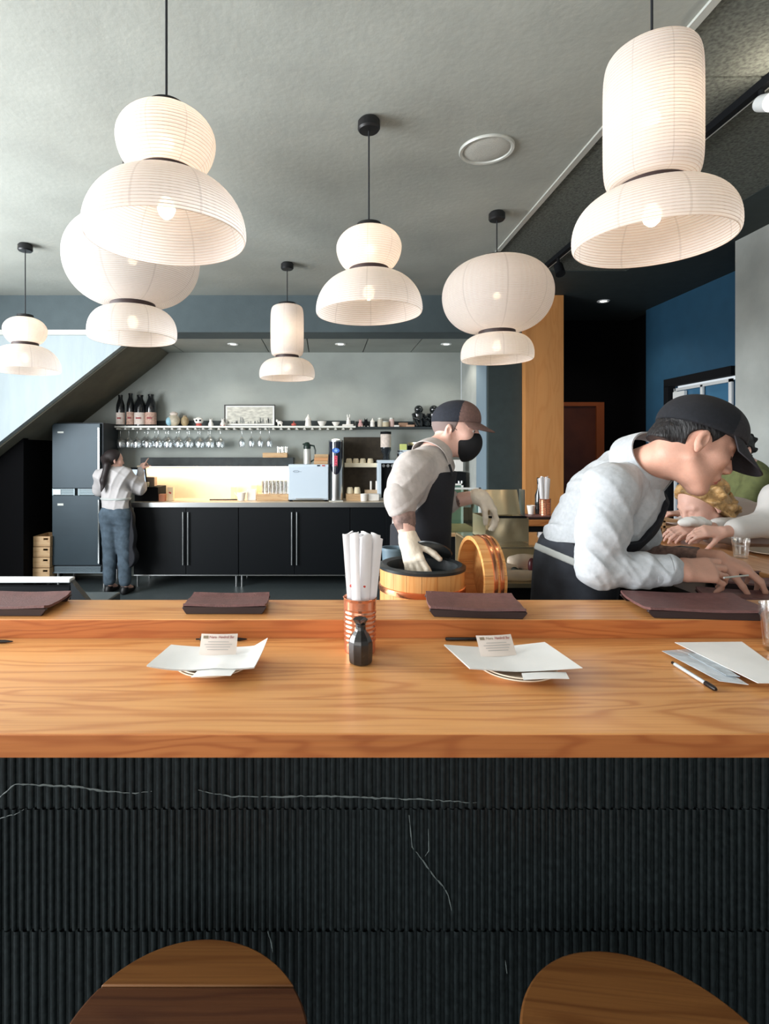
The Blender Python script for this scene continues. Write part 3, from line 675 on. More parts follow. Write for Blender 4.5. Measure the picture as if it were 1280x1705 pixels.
cabinet(X(700, CF), X(780, CF), 'black cabinet at the right end of the back bar', False)
# glowing warm splashback under the dark wall box
struct('splashback_wall', G().bb(X(228, 7.17), X(482, 7.17), 7.17, 7.198, CT, 1.44), mat('cream_splashback', srgb(228, 212, 186), .5, noise=.05, nscale=8), smooth=0)
t = thing('wall_light_box', 'long dark slate box on the back wall with warm light under it', 'light box', (X(361, 7.0), 7.0, 1.42))
hw = (X(482, 7)-X(228, 7))/2
G().bb(-hw, hw, 0, .195, .012, .125).build('box', mat('dark_slate', srgb(54, 60, 62), .7, noise=.2, nscale=14, bump=.2, bscale=40), t, smooth=0)
G().bb(-hw+.02, hw-.02, .10, .13, .004, .012).build('light_strip', mat('warm_strip', (1, 1, 1, 1), emit=(255, 214, 160), estr=6), t, smooth=0)
area('wall_box_glow', (X(361, 7.0), 7.09, 1.418), (0, 0, 0), hw*2-.1, .06, 5, (1, .80, .56))
# tall fridge
FX0, FX1 = X(88, 6.58), X(168, 6.58)
t = thing('tall_fridge', 'tall dark two-door upright fridge with pale vent strips, beside the standing barista', 'fridge', ((FX0+FX1)/2, 6.58, 0))
w = (FX1-FX0)/2; m_fr = mat('dark_steel_door', srgb(40, 54, 62), .42, metal=.3, noise=.08, nscale=4); m_frd = mat('dark_steel_side', srgb(28, 36, 42), .5, metal=.3)
G().bb(-w, w+.02, .02, .50, .18, 1.965).build('body', m_frd, t, smooth=0)
for z0, z1, nm in ((1.185, 1.955, 'door'), (.27, 1.10, 'door')):
    d = G().bb(-w, w-.004, -.018, .02, z0, z1).build(nm, m_fr, t, bevel=.004)
    G().bb(w-.028, w-.010, -.026, -.016, z0+.02, z1-.05).build('edge_handle', m_chrome, d, bevel=.002)
    G().bb(-w+.065, -w+.135, -.021, -.017, z1-.115 if z0 > 1 else z1-.12, z1-.095 if z0 > 1 else z1-.095).build('badge', m_trimw, d)
m_vent = mat('pale_vent', srgb(170, 190, 198), .4)
for a, b in ((-w, -.02), (.02, w)):
    g = G()
    for i in range(5): g.bb(a, b, -.012, .02, 1.106+.0155*i, 1.115+.0155*i)
    g.bb(a, a+.012, -.014, .02, 1.10, 1.18).bb(b-.012, b, -.014, .02, 1.10, 1.18)
    g.build('vent_grille', m_vent, t, smooth=0)
G().bb(-w+.01, -w+.10, -.018, -.008, 1.11, 1.17).build('control_panel', m_white, t)
g = G()
for i in range(5): g.bb(-w+.02, w, -.01, .02, .19+.014*i, .197+.014*i)
g.bb(-w, w+.04, -.012, .02, .175, .186); g.build('lower_grille', mat('grey_vent', srgb(120, 134, 142), .4, metal=.4), t, smooth=0)
for sx in (-w+.04, w+.02):
    for yy in (.05, .46): G().cyl((sx, yy, 0), (sx, yy, .18), .018, n=12).build('leg', m_steel, t)
# stack of wooden crates
m_pine = wood('pale_pine', srgb(206, 172, 130), srgb(190, 152, 110), srgb(172, 132, 92), .5, 'X', 2)
for k in range(4):
    z0 = .13+.125*k-(.0); names = ['lowest', 'second up', 'third up', 'topmost']
    t = thing('wooden_crate', 'pale wooden crate with a hand hole beside the fridge, %s in the stack' % names[k], 'crate', (X(68.5, 6.5)+.002*k, 6.5, z0), group='wooden crates beside the fridge')
    hx = .098
    g = G().bb(-hx, hx, 0, .014, 0, .075).bb(-hx, .02, 0, .014, .075, .118).bb(.075, hx, 0, .014, .075, .118).bb(.02, .075, 0, .014, .098, .118)
    g.bb(-hx, hx, .33, .344, 0, .118).bb(-hx, -hx+.014, .014, .33, 0, .118).bb(hx-.014, hx, .014, .33, 0, .118)
    g.build('walls', m_pine, t, smooth=0); G().bb(-hx+.014, hx-.014, .014, .33, 0, .01).build('bottom', m_pine, t, smooth=0)
t = thing('crate_dolly', 'low dark wheeled base under the stacked wooden crates', 'dolly', (X(68, 6.5), 6.5, 0))
G().bb(-.098, .098, 0, .345, .085, .128).build('deck', m_black, t, smooth=0)
for a in (-.08, .08):
    for b in (.04, .30): G().cyl((a-.012, b, .041), (a+.012, b, .041), .04, n=16).build('wheel', m_black, t)

# slotted white glass rack / shelf
SZ = Z(712, 6.95)
m_shelf = mat('white_shelf', srgb(222, 222, 216), .45)
t = thing('glass_rack_shelf', 'long white slotted shelf on the back wall with glasses hanging under it', 'shelf', (0, 6.95, SZ))
x0, x1 = X(190, 6.95), X(592, 6.95)
G().bb(x0, x1, 0, .248, 0, .022).build('board', m_shelf, t, smooth=0)
xx = x0+.01; i = 0
while xx < x1-.05:
    G().box((xx+.03, .12, -.018), (.030, .24, .012)).box((xx+.03, .12, -.006), (.008, .24, .014)).build('hanging_rail', m_shelf, t, smooth=0)
    xx += .098
m_dshelf = mat('dark_shelf', srgb(44, 52, 54), .6)
t = tag(G().bb(X(592, 6.95)+.004, X(752, 6.95), 6.98, 7.198, SZ-.012, SZ+.012).build('dark_shelf', m_dshelf, smooth=0), 'dark wall shelf carrying small jars and two black figures, right of the white shelf', 'shelf')
t = tag(G().bb(X(594, 6.95), X(766, 6.95), 7.17, 7.198, SZ+.014, SZ+.09).build('shelf_upstand', m_dshelf, smooth=0), 'dark strip on the wall behind the items of the dark shelf', 'wall strip')
t = tag(G().bb(X(228, 6.95), X(592, 6.95), 7.185, 7.198, SZ+.024, SZ+.10).build('shelf_upstand', m_dshelf, smooth=0), 'long dark strip on the wall behind the items of the white shelf', 'wall strip')
# hanging stemware
def stem(h, r, rb, kind):
    # upside down: foot at top (z=0), bowl opening at -h
    return [(.032, -.001), (.032, -.004), (.006, -.010), (.0035, -.03), (.0035, -h*.40), (.012, -h*.47), (r*.85, -h*.60), (r, -h*.74), (rb, -h), (rb-.0012, -h), (r-.0014, -h*.74), (.004, -h*.52)]
m_stemg = glassm('stemware_glass', (.95, .98, 1, 1), .10, .62)
gx = []
t0 = None
pxs = [199, 213, 227, 245, 262, 279, 297, 314, 332, 349, 366]
for k, px in enumerate(pxs):
    lb = 'hanging wine glass, number %s' % k
    pos = ['at the dark left end of the rack', 'second from the left end of the rack', 'third from the left end of the rack', 'fourth from the left end of the rack', 'fifth from the left end, below the dark bottles', 'sixth from the left end of the rack', 'seventh from the left end of the rack', 'eighth from the left, below the round pot', 'ninth from the left, below the skull-like figurine', 'tenth from the left of the rack', 'last of the wide glasses before the gap'][k]
    o = G().lathe(stem(.238, .060, .050, 0), 28, cap=False).build('wine_glass', m_stemg, loc=(X(px, 7.0), 7.03, SZ-.012), smooth=70)
    tag(o, 'wide stemmed glass under the white shelf, '+pos, 'wine glass', 'wine glasses hanging from the white shelf')
for k, px in enumerate([402, 418, 433, 448]):
    pos = ['first after the gap', 'second after the gap', 'third after the gap', 'rightmost of all'][k]
    o = G().lathe(stem(.232, .040, .030, 1), 24, cap=False).build('wine_glass', m_stemg, loc=(X(px, 7.0), 7.03, SZ-.012), smooth=70)
    tag(o, 'slim glass hanging below the framed picture, '+pos, 'wine glass', 'slim glasses hanging from the white shelf')
for k, px in enumerate([240, 257, 275, 293, 311, 329, 346]):
    o = G().lathe(stem(.215, .052, .045, 0), 24, cap=False).build('wine_glass', m_stemg, loc=(X(px, 7.12), 7.14, SZ-.012), smooth=70)
    tag(o, 'stemmed glass in the rear row of the rack, %s from the left' % ['first', 'second', 'third', 'fourth', 'fifth', 'sixth', 'seventh'][k], 'wine glass', 'rear row of hanging glasses')

# bottles on the shelf
m_sake = mat('dark_bottle_glass', srgb(22, 24, 26), .15, coat=.5)
m_lab1 = mat('cream_label', srgb(214, 200, 190), .7, noise=.15, nscale=40); m_lab2 = mat('rose_label', srgb(190, 156, 140), .7, noise=.3, nscale=50)
def sake(px, d, wpx, hpx, lab, lb):
    r = wpx*d/FPX/2; h = hpx*d/FPX
    t = thing('sake_bottle', lb, 'bottle', (X(px, d), d+.03, SZ+.022), group='dark bottles on the white shelf')
    G().lathe([(r*.9, 0), (r, .006), (r, h*.58), (r*.95, h*.68), (r*.66, h*.82), (r*.52, h*.87), (r*.50, h*.95), (r*.56, h*.955), (r*.56, h), (.001, h)], 28, cap=False).build('bottle', m_sake, t, smooth=50)
    G().lathe([(r*1.015, h*.05), (r*1.02, h*.06), (r*1.02, h*.42), (r*1.015, h*.43)], 28, cap=False).build('label', lab, t)
    G().box((0, -r*1.03, h*.25), (r*.9, .002, h*.05)).build('label_band', m_ink, t)
sake(199, 7.0, 14, 52, m_lab1, 'dark bottle with a cream label, leftmost on the white shelf')
sake(216, 7.03, 13, 55, m_lab2, 'slim dark bottle with a rose label, second from the left on the white shelf')
sake(232, 7.0, 19, 52, m_lab1, 'broad dark bottle with a large cream label on the white shelf')
sake(250, 7.0, 18, 53, m_lab2, 'broad dark bottle with a rose label, rightmost of the bottles on the white shelf')
# round pots
t = thing('round_pot', 'round blue-and-cream pot with a folded top beside the dark bottles', 'pot', (X(289, 7.05), 7.06, SZ+.022))
G().ball((0, 0, .075), (.078, .07, .076), 14).build('belly', mat('cream_pot', srgb(190, 180, 160), .5, noise=.3, nscale=14), t)
G().ball((-.05, -.035, .06), (.042, .04, .055), 12).build('blue_patch', mat('pale_blue_glaze', srgb(150, 190, 205), .4), t)
G().lathe([(.03, .13), (.045, .165), (.02, .185), (.002, .175)], 16, sx=1.2).build('folded_rim', m_lab1, t)
t = thing('round_pot', 'small brown-and-cream round pot right of the blue-and-cream one', 'pot', (X(306, 7.05), 7.10, SZ+.022))
G().ball((0, 0, .065), (.05, .05, .066), 12).build('belly', mat('tan_pot', srgb(168, 148, 112), .5, noise=.4, nscale=18), t)
G().lathe([(.02, .12), (.026, .14), (.001, .14)], 16).build('stopper', m_ink2, t)
m_cer = mat('white_ceramic', srgb(232, 228, 222), .3); m_redc = mat('red_ceramic', srgb(184, 84, 74), .35)
def figurine(px, h, lb, mt, kind, y=7.02, z=None, m2=None, name='ceramic_figurine', cat='figurine'):
    z = SZ+.022 if z is None else z; m2 = m2 or m_redc
    t = thing(name, lb, cat, (X(px, y), y, z))
    if kind == 'sit':      # sitting animal with ears
        G().lathe([(h*.30, 0), (h*.34, h*.05), (h*.32, h*.3), (h*.2, h*.55), (h*.12, h*.62)], 20).build('body', mt, t)
        G().ball((0, -h*.04, h*.68), (h*.2, h*.19, h*.19), 10).build('head', mt, t)
        for s in (-1, 1):
            G().cyl((s*h*.12, 0, h*.80), (s*h*.14, 0, h*1.0), h*.06, .002, 8).build('ear', mt, t)
            G().ball((s*h*.2, -h*.24, h*.08), (h*.09, h*.12, h*.07), 6).build('paw', m2, t)
    elif kind == 'cow':    # standing small beast
        G().ball((0, 0, h*.5), (h*.42, h*.24, h*.28), 10).build('body', mt, t)
        G().ball((-h*.42, -h*.05, h*.78), (h*.2, h*.17, h*.2), 10).build('head', mt, t)
        for sx in (-.25, .25):
            for sy in (-.12, .12): G().cyl((h*sx, h*sy, 0), (h*sx, h*sy, h*.4), h*.09, h*.1, 10).build('leg', m2, t)
        G().cyl((-h*.5, 0, h*.92), (-h*.56, 0, h*1.05), h*.04, .002, 8).build('ear', m2, t)
    elif kind == 'pagoda':
        G().lathe([(h*.26, 0), (h*.27, h*.04), (h*.22, h*.45), (h*.24, h*.5), (h*.24, h*.56)], 20).build('body', mt, t)
        G().lathe([(h*.26, h*.56), (h*.16, h*.70), (h*.06, h*.86), (h*.05, h*.92), (h*.001, h)], 20).build('roof', mt, t)
    elif kind == 'skull':
        G().ball((0, 0, h*.6), (h*.5, h*.4, h*.4), 12).build('body', mt, t)
        G().lathe([(h*.34, 0), (h*.3, h*.3)], 16).build('base', m2, t)
        for s in (-.18, .2): G().ball((h*s, -h*.34, h*.62), (h*.12, h*.1, h*.1), 6).build('eye_hole', m_black, t)
        G().ball((-h*.45, -.01, h*.75), (h*.14, h*.1, h*.12), 6).build('ear', mt, t)
    elif kind == 'rabbit':
        G().lathe([(h*.22, 0), (h*.23, h*.06), (h*.2, h*.4), (h*.14, h*.5)], 20).build('body', mt, t)
        G().ball((0, 0, h*.6), (h*.17, h*.15, h*.14), 10).build('head', mt, t)
        for s in (-1, 1): G().ball((s*h*.11, 0, h*.86), (h*.055, h*.04, h*.17), 8).build('ear', mt, t)
    elif kind == 'fuku':
        G().ball((0, 0, h*.3), (h*.5, h*.4, h*.32), 10).build('body', mt, t); G().cyl((0, 0, h*.5), (0, 0, h), h*.14, .003, 10).build('tip', mt, t)
    return t
figurine(331, .115, 'rounded ceramic figurine with two dark eye holes on the white shelf', m_cer, 'skull')
figurine(351, .10, 'small white sitting figurine, left of the pair before the framed picture', m_cer, 'sit', m2=m_cer)
figurine(371, .10, 'small white sitting figurine with red feet, nearest the framed picture on its left', m_cer, 'sit')
figurine(466, .085, 'small white standing beast figurine just right of the framed picture', m_cer, 'cow', m2=m_cer)
figurine(489, .065, 'tiny red figurine alone on the white shelf', m_redc, 'fuku')
figurine(513, .155, 'white tiered ceramic pagoda-shaped jar on the white shelf', m_cer, 'pagoda', m2=m_lab1)
def bowl(px, r, h, lb):
    tag(G().lathe([(r*.45, 0), (r*.5, .004), (r*.9, h*.7), (r, h), (r*.95, h), (r*.82, h*.65), (.002, .012)], 28, cap=False).build('ceramic_bowl', m_cer, loc=(X(px, 7.02), 7.02, SZ+.022), smooth=60), lb, 'bowl')
bowl(536, .058, .062, 'white bowl on the white shelf, left of the two')
bowl(559, .050, .052, 'smaller white bowl on the white shelf, right of the two')
t = tag(G().bb(-.07, .07, -.06, .06, 0, .022).build('white_dish', m_cer, loc=(X(579, 7.0), 7.02, SZ+.022), bevel=.008), 'low white rectangular dish under the rabbit figurine', 'dish')
figurine(580, .125, 'white rabbit-eared figurine standing on a low dish at the end of the white shelf', m_cer, 'rabbit', z=SZ+.045)
# framed picture
t = thing('framed_picture', 'framed pale landscape drawing with small figures, leaning on the white shelf', 'picture', (X(415, 7.03), 7.06, SZ+.022))
Wp, Hp = (458-373)*7.05/FPX/2, (712-676)*7.05/FPX
g = G().bb(-Wp, Wp, 0, .03, 0, .012).bb(-Wp, Wp, 0, .03, Hp-.012, Hp).bb(-Wp, -Wp+.012, 0, .03, .012, Hp-.012).bb(Wp-.012, Wp, 0, .03, .012, Hp-.012)
g.build('frame', mat('dark_frame', srgb(60, 58, 56), .4), t, smooth=0)
G().bb(-Wp+.012, Wp-.012, .012, .02, .012, Hp-.012).build('mount', m_napkin, t, smooth=0)
G().bb(-Wp+.034, Wp-.034, .009, .012, .030, Hp-.030).build('drawing', mat('sepia_drawing', srgb(196, 194, 184), .8, noise=.3, nscale=14, stretch=(1, 1, 3)), t, smooth=0)
g = G(); random.seed(5)
for i in range(26):
    x = random.uniform(-Wp+.05, Wp-.05); h = random.uniform(.02, .08) if abs(x+.09) < .04 or x > .12 else random.uniform(.012, .035)
    g.box((x, .0075, .038+h/2), (random.uniform(.010, .024), .002, h), rotm(0, random.uniform(-.25, .25), 0))
g.build('drawn_figures', mat('grey_wash', srgb(136, 138, 134), .8), t, smooth=0)
# right-hand dark shelf: little figures, jars, boxes
zs = SZ+.012
figurine(600, .10, 'rose-and-white figurine, leftmost on the dark shelf', mat('rose_ceramic', srgb(206, 160, 158), .4), 'sit', 7.06, zs, m_cer)
figurine(609, .115, 'black-and-white figurine beside the rose one on the dark shelf', m_black, 'sit', 7.1, zs, m_cer)
figurine(620, .12, 'white figurine with a black cap on the dark shelf', m_cer, 'pagoda', 7.08, zs, m_black)
def jar(px, r, h, mt, lb, y=7.07):
    t = thing('small_jar', lb, 'jar', (X(px, y), y, zs), group='small jars on the dark shelf')
    G().lathe([(r*.92, 0), (r, .004), (r, h*.82), (r*.9, h*.84)], 24).build('jar', mt, t)
    G().lathe([(r*.96, h*.84), (r*.98, h*.86), (r*.98, h*.98), (r*.9, h)], 24).build('lid', m_trimw, t)
jar(633, .036, .118, mat('greige_ceramic', srgb(178, 172, 158), .5), 'tall greige jar on the dark shelf', 7.10)
jar(642, .042, .072, mat('tan_ceramic', srgb(188, 174, 146), .5), 'short tan jar in front of the tall greige one', 7.04)
jar(652, .032, .120, mat('pink_ceramic', srgb(206, 178, 170), .5), 'tall pink jar on the dark shelf', 7.07)
t = tag(G().bb(-.03, .03, -.03, .03, 0, .022).build('white_box', m_cer, loc=(X(660, 7.03), 7.03, zs), bevel=.003), 'tiny white box on the dark shelf', 'box')
t = tag(G().bb(-.055, .055, -.04, .04, 0, .055).build('brown_box', mat('brown_card', srgb(150, 118, 96), .7), loc=(X(671, 7.08), 7.08, zs), bevel=.002), 'brown cardboard box on the dark shelf left of the black figures', 'box')
t = tag(G().bb(-.05, .05, -.03, .03, 0, .026).build('brown_box', mat('tan_card', srgb(186, 150, 126), .7), loc=(X(683, 7.01), 7.01, zs), bevel=.002), 'low tan box lying in front of the brown box on the dark shelf', 'box')
m_bfig = mat('black_gloss', srgb(24, 28, 30), .12, coat=1)
def monkey(px, lb, s):
    t = thing('black_figure', lb, 'figurine', (X(px, 7.05), 7.08, zs), .3*s)
    G().lathe([(.075, 0), (.08, .02), (.075, .07), (.060, .13), (.066, .17), (.045, .20)], 22).build('body', m_bfig, t)
    G().ball((0, -.01, .225), (.058, .055, .055), 12).build('head', m_bfig, t)
    for q in (-1, 1):
        G().tube([(q*.07, 0, .16), (q*.085, -.05, .11), (q*.03, -.09, .09)], [.024, .022, .018], 10).build('arm', m_bfig, t)
        G().tube([(q*.05, -.02, .03), (q*.075, -.09, .06), (q*.06, -.10, .01)], [.032, .028, .022], 10).build('leg', m_bfig, t)
monkey(697, 'glossy black sitting figure on the dark shelf, left one', 1)
monkey(723, 'glossy black sitting figure on the dark shelf beside the masked chef cap', -1)

# counter items, left to right
def bx(name, m, px0, px1, py0, py1, d, dep, lb, cat, bev=.004, z=None):
    x0, x1 = X(px0, d), X(px1, d); h = (py1-py0)*d/FPX; z = CT if z is None else z
    return tag(G().bb(-(x1-x0)/2, (x1-x0)/2, 0, dep, 0, h).build(name, m, loc=((x0+x1)/2, d, z), bevel=bev), lb, cat)
bx('cash_drawer', m_black, 224, 263, 808, 832, 6.72, .35, 'black cash drawer under the tablet, right of the barista', 'cash drawer')
t = thing('tablet_till', 'tablet till on a stand at the barista hands, white lit screen', 'tablet', (X(228, 6.68), 6.76, CT+.175))
R = rotm(.22, 0, -.2)
G().box((0, 0, .12), (.20, .012, .24), R).build('tablet', m_black, t, bevel=.006)
G().box(tuple(R @ np.array((0, -.0075, 0))+np.array((0, 0, .12))), (.17, .002, .19), R).build('screen', mat('lit_screen', srgb(150, 170, 190), .2, emit=(190, 214, 240), estr=.7), t)
G().cyl((0, .03, -.0), (0, .02, .10), .016).build('stand', m_black, t)
t = bx('card_reader', mat('green_lit_plastic', srgb(40, 60, 52), .3), 233, 245, 800, 808, 6.68, .09, 'small dark card reader on the cash drawer beside the tablet', 'card reader', z=CT+.175)
bx('kraft_box', mat('kraft_card', srgb(168, 146, 128), .8), 240, 257, 793, 810, 6.9, .12, 'grey-brown kraft box behind the card reader', 'box', z=CT+.16)
bx('small_carton', mat('orange_card', srgb(206, 140, 110), .7), 264, 274, 820, 832, 6.72, .08, 'small orange carton beside the cash drawer on the back counter', 'carton')
bx('small_carton', mat('cream_card', srgb(236, 214, 176), .7), 278, 288, 809, 832, 6.78, .07, 'cream carton with a red mark on the back counter', 'carton')
tag(G().box((0, 0, 0), (.03, .002, .018), rotm(0, .5, 0)).build('carton_mark', m_red, loc=(X(283, 6.777), 6.777, CT+.10)), 'red mark on the cream carton', 'mark')
t = tag(G().lathe([(.022, 0), (.024, .004), (.024, .08), (.010, .10), (.010, .13), (.013, .13), (.013, .15), (.001, .15)], 20, cap=False).build('small_bottle', m_lab1, loc=(X(266, 6.95), 6.95, CT)), 'small pale bottle behind the orange carton', 'bottle')
t = tag(G().box((0, 0, .01), (.34, .02, .012), rotm(0, 0, .05)).build('black_ruler', m_black, loc=(X(372, 6.85), 6.85, CT)), 'thin black bar lying on the back counter', 'bar')
bx('cream_tile', mat('cream_card', srgb(236, 214, 176), .7), 384, 393, 808, 828, 7.05, .03, 'cream card standing behind the white milk jug', 'card', z=CT)
t = thing('milk_jug', 'small white spouted jug on the back counter', 'jug', (X(402, 6.85), 6.85, CT))
G().lathe([(.035, 0), (.040, .01), (.055, .10), (.052, .10), (.038, .012), (.002, .012)], 24, cap=False).build('body', m_cer, t)
G().tube([(-.045, 0, .05), (-.075, 0, .08), (-.085, 0, .10)], .006, 8).build('spout', m_cer, t)
bx('white_caddy', m_cer, 411, 426, 812, 830, 6.88, .10, 'white square caddy beside the spouted jug', 'caddy')
bx('white_caddy', mat('cream_card', srgb(236, 214, 176), .7), 418, 428, 806, 829, 7.06, .05, 'tall cream caddy behind the white square one', 'caddy')
bx('wood_tray', m_pine, 427, 480, 820, 831, 6.80, .22, 'low wooden tray of small glasses left of the white towel warmer', 'tray')
m_tum = glassm('thin_tumbler_glass', (1, 1, .98, 1), .03, .66)
for k in range(8):
    o = G().lathe([(.001, 0), (.024, 0), (.028, .16), (.026, .16), (.022, .008), (.001, .008)], 20, cap=False).build('tumbler', m_tum, loc=(X(439, 6.86)+.048*(k % 8), 6.86, CT+.082), smooth=60)
    tag(o, 'tall clear tumbler in the wooden tray left of the towel warmer, %s from the left' % ['first', 'second', 'third', 'fourth', 'fifth', 'sixth', 'seventh', 'eighth'][k], 'glass', 'tumblers in the wooden tray')
for k in range(8):
    o = G().lathe([(.001, 0), (.024, 0), (.028, .16), (.026, .16), (.022, .008), (.001, .008)], 20, cap=False).build('tumbler', m_tum, loc=(X(439, 6.86)+.048*(k % 8), 6.95, CT+.082), smooth=60)
    tag(o, 'tall clear tumbler in the rear row of the wooden tray, %s from the left' % ['first', 'second', 'third', 'fourth', 'fifth', 'sixth', 'seventh', 'eighth'][k], 'glass', 'tumblers in the wooden tray')
# wall shelf with a wood box and small tumblers
bx('wood_box', m_pine, 437, 478, 767, 775, 6.98, .14, 'low wooden box on the dark wall box left of the towel warmer', 'box', z=1.545)
for k in range(3):
    tag(G().lathe([(.001, 0), (.022, 0), (.026, .075), (.024, .075), (.020, .006), (.001, .006)], 18, cap=False).build('tumbler', m_tum, loc=(X(463, 7.0)+.05*k, 7.03, 1.606), smooth=60), 'short clear tumbler on the small wooden box above the tray, %s' % ['left', 'middle', 'right'][k], 'glass', 'short tumblers on the small box')
# towel warmer
t = thing('towel_warmer', 'white box-shaped towel warmer cabinet on the back counter', 'towel warmer', (X(513.5, 6.68), 6.68, CT))
hw_ = (547-480)*6.68/FPX/2; hh = (826-764)*6.68/FPX
m_tw = mat('blue_white_enamel', srgb(206, 220, 232), .25)
G().bb(-hw_, hw_, .02, .32, .02, hh).build('case', m_tw, t, bevel=.006)
d = G().bb(-hw_+.004, hw_-.004, 0, .02, .035, hh-.03).build('door', m_tw, t, bevel=.006)
G().bb(-hw_+.09, hw_-.09, -.012, 0, .028, .042).build('handle', m_steel, d, bevel=.002)
G().tube([(-hw_+.095+.035*math.cos(a), -.002, hh-.085+.012*math.sin(a)) for a in np.linspace(0, 2*PI, 20)[:-1]], .0018, 5, True).tube([(-hw_+.055, -.002, hh-.082), (-hw_+.16, -.002, hh-.088)], .0016, 5).build('oval_logo', mat('grey_print', srgb(110, 124, 140), .5), d)
for x_ in (hw_-.12, hw_-.06): G().bb(x_-.02, x_+.015, .012, .02, hh-.022, hh-.008).build('switch', m_red if x_ > hw_-.1 else m_black, t)
for sx in (-1, 1): G().bb(sx*(hw_-.03)-.018, sx*(hw_-.03)+.018, .03, .07, 0, .02).build('foot', m_black, t)
TW = CT+hh
# vacuum jug on top
t = thing('vacuum_jug', 'white-and-dark-green vacuum jug standing on the towel warmer', 'jug', (X(511, 6.75), 6.78, TW))
G().lathe([(.040, 0), (.046, .006), (.046, .15), (.040, .19)], 28).build('body', mat('pale_jug', srgb(206, 206, 200), .3, metal=.5), t)
m_dg = mat('dark_green_plastic', srgb(26, 44, 38), .35)
G().lathe([(.043, .188), (.046, .21), (.040, .24), (.024, .268), (.004, .272)], 28).build('lid', m_dg, t)
G().tube([(.035, 0, .235), (.085, 0, .225), (.10, 0, .17), (.09, 0, .06), (.045, 0, .03)], .010, 8).build('handle', m_dg, t)
G().cyl((-.02, 0, .25), (-.055, 0, .245), .012, .008, 10).build('spout', m_dg, t)
for k in range(3):
    tag(G().bb(-.085, .085, 0, .13, 0, .040).build('wood_box', m_pine if k != 1 else mat('orange_cedar', srgb(206, 152, 106), .5), loc=(X(534, 6.75)+.004*k, 6.76, TW+.041*k), bevel=.003), ['lowest', 'middle', 'topmost'][k]+' of the flat wooden boxes stacked on the towel warmer', 'box', 'flat wooden boxes on the towel warmer')
# beer tower / dispenser
t = thing('drink_dispenser', 'tall steel drink dispenser with a black shield front, blue emblem and red letters', 'dispenser', (X(559, 6.72), 6.72, CT))
hw2 = .086; H2 = (825-723)*6.72/FPX
def disp(u, v): 
    a = (u-.5)*PI*.9; return (hw2*math.sin(a)/math.sin(PI*.45), .10-.10*math.cos(a), H2*v)
G().sheet(disp, 20, 4, .006).build('front_shell', m_steel, t, smooth=60)
G().bb(-hw2*.97, hw2*.97, .08, .30, 0, H2).build('cabinet', m_steel, t, smooth=0)
def shield(u, v):
    z0_ = H2*(.44+.0)+0; zt = H2*.975
    half = 1.0
    a = (u-.5)*PI*.74; bottom = H2*(.44+.22*abs(2*u-1)**2.2)
    return (hw2*math.sin(a)/math.sin(PI*.45)*1.0, .094-.10*math.cos(a), bottom+(zt-bottom)*v)
G().sheet(shield, 20, 12, .004).build('shield', mat('dark_blue_gloss', srgb(18, 24, 44), .15, coat=.6), t, smooth=60)
g = G(); zc = H2*.83
star = [(.030*(1 if i % 2 == 0 else .45)*math.sin(i*PI/5), zc+.030*(1 if i % 2 == 0 else .45)*math.cos(i*PI/5)) for i in range(10)]
Mz = Matrix(((1,0,0,0),(0,0,-1,-.0085),(0,1,0,0),(0,0,0,1)))
G().prism([(.045*math.cos(a), zc+.032*math.sin(a)) for a in np.linspace(0, 2*PI, 25)[:-1]], .003, Mz).build('blue_emblem', mat('blue_enamel', srgb(40, 92, 170), .3, emit=(40, 92, 190), estr=.25), t)
G().prism(star, .006, Mz).build('emblem_star', mat('light_blue_enamel', srgb(150, 200, 240), .3), t)
G().box((0, -.011, H2*.66), (.036, .004, H2*.17)).build('red_sign', mat('rose_red_sign', srgb(206, 84, 104), .4, emit=(206, 70, 96), estr=.2), t)
for i in range(4): G().box((0, -.0135, H2*(.725-.042*i)), (.020, .002, .006)).box(((-1)**i*.006, -.0135, H2*(.715-.042*i)), (.005, .002, .018)).build('sign_stroke', mat('dark_red', srgb(120, 30, 50), .5), t)
G().box((0, -.02, H2*.575), (.012, .02, .03), rotm(.3, 0, 0)).build('tap', m_chrome, t, bevel=.002)
G().bb(-hw2, hw2, -.03, .30, -.0, .012).build('base_tray', m_trimw, t)
G().lathe([(.05, H2), (.045, H2+.012), (.001, H2+.02)], 20, c=(0, .07, 0)).build('top_light', mat('lit_top', (1, 1, 1, 1), emit=(255, 244, 214), estr=1.2), t)
# small shelf of cups
t = tag(G().bb(X(574, 7.0), X(630, 7.0), 6.98, 7.198, Z(778, 7.0), Z(771, 7.0)).build('cup_shelf', mat('cream_shelf', srgb(232, 222, 196), .5), bevel=.002), 'short cream wall shelf carrying four upturned cups', 'shelf')
m_cream = mat('cream_cup', srgb(222, 208, 178), .4)
def cup(px, y, z, r, h, m_, lb, grp): return tag(G().lathe([(r, 0), (r, h*.3), (r*.86, h*.8), (r*.7, h), (r*.62, h), (.001, h*.97)], 22, cap=False).build('upturned_cup', m_, loc=(X(px, y), y, z)), lb, 'cup', grp)
for k, px in enumerate((581, 592.5, 604, 616.5)): cup(px, 7.04, Z(771, 7.0), .040, .058, m_cream, 'upturned cream cup on the short wall shelf, %s from the left' % ['first', 'second', 'third', 'fourth'][k], 'upturned cups on the short shelf')
t = tag(G().bb(X(576, 6.8), X(601, 6.8), 6.80, 6.95, CT, CT+.085).build('wood_stand', m_pine, bevel=.004), 'pale wooden block under the two upturned cups right of the dispenser', 'block')
for k, px in enumerate((582.5, 594.5)): cup(px, 6.87, CT+.086, .042, .078, m_cream, 'upturned cream cup on the wooden block right of the dispenser, %s one' % ['left', 'right'][k], 'cups on the wooden block')
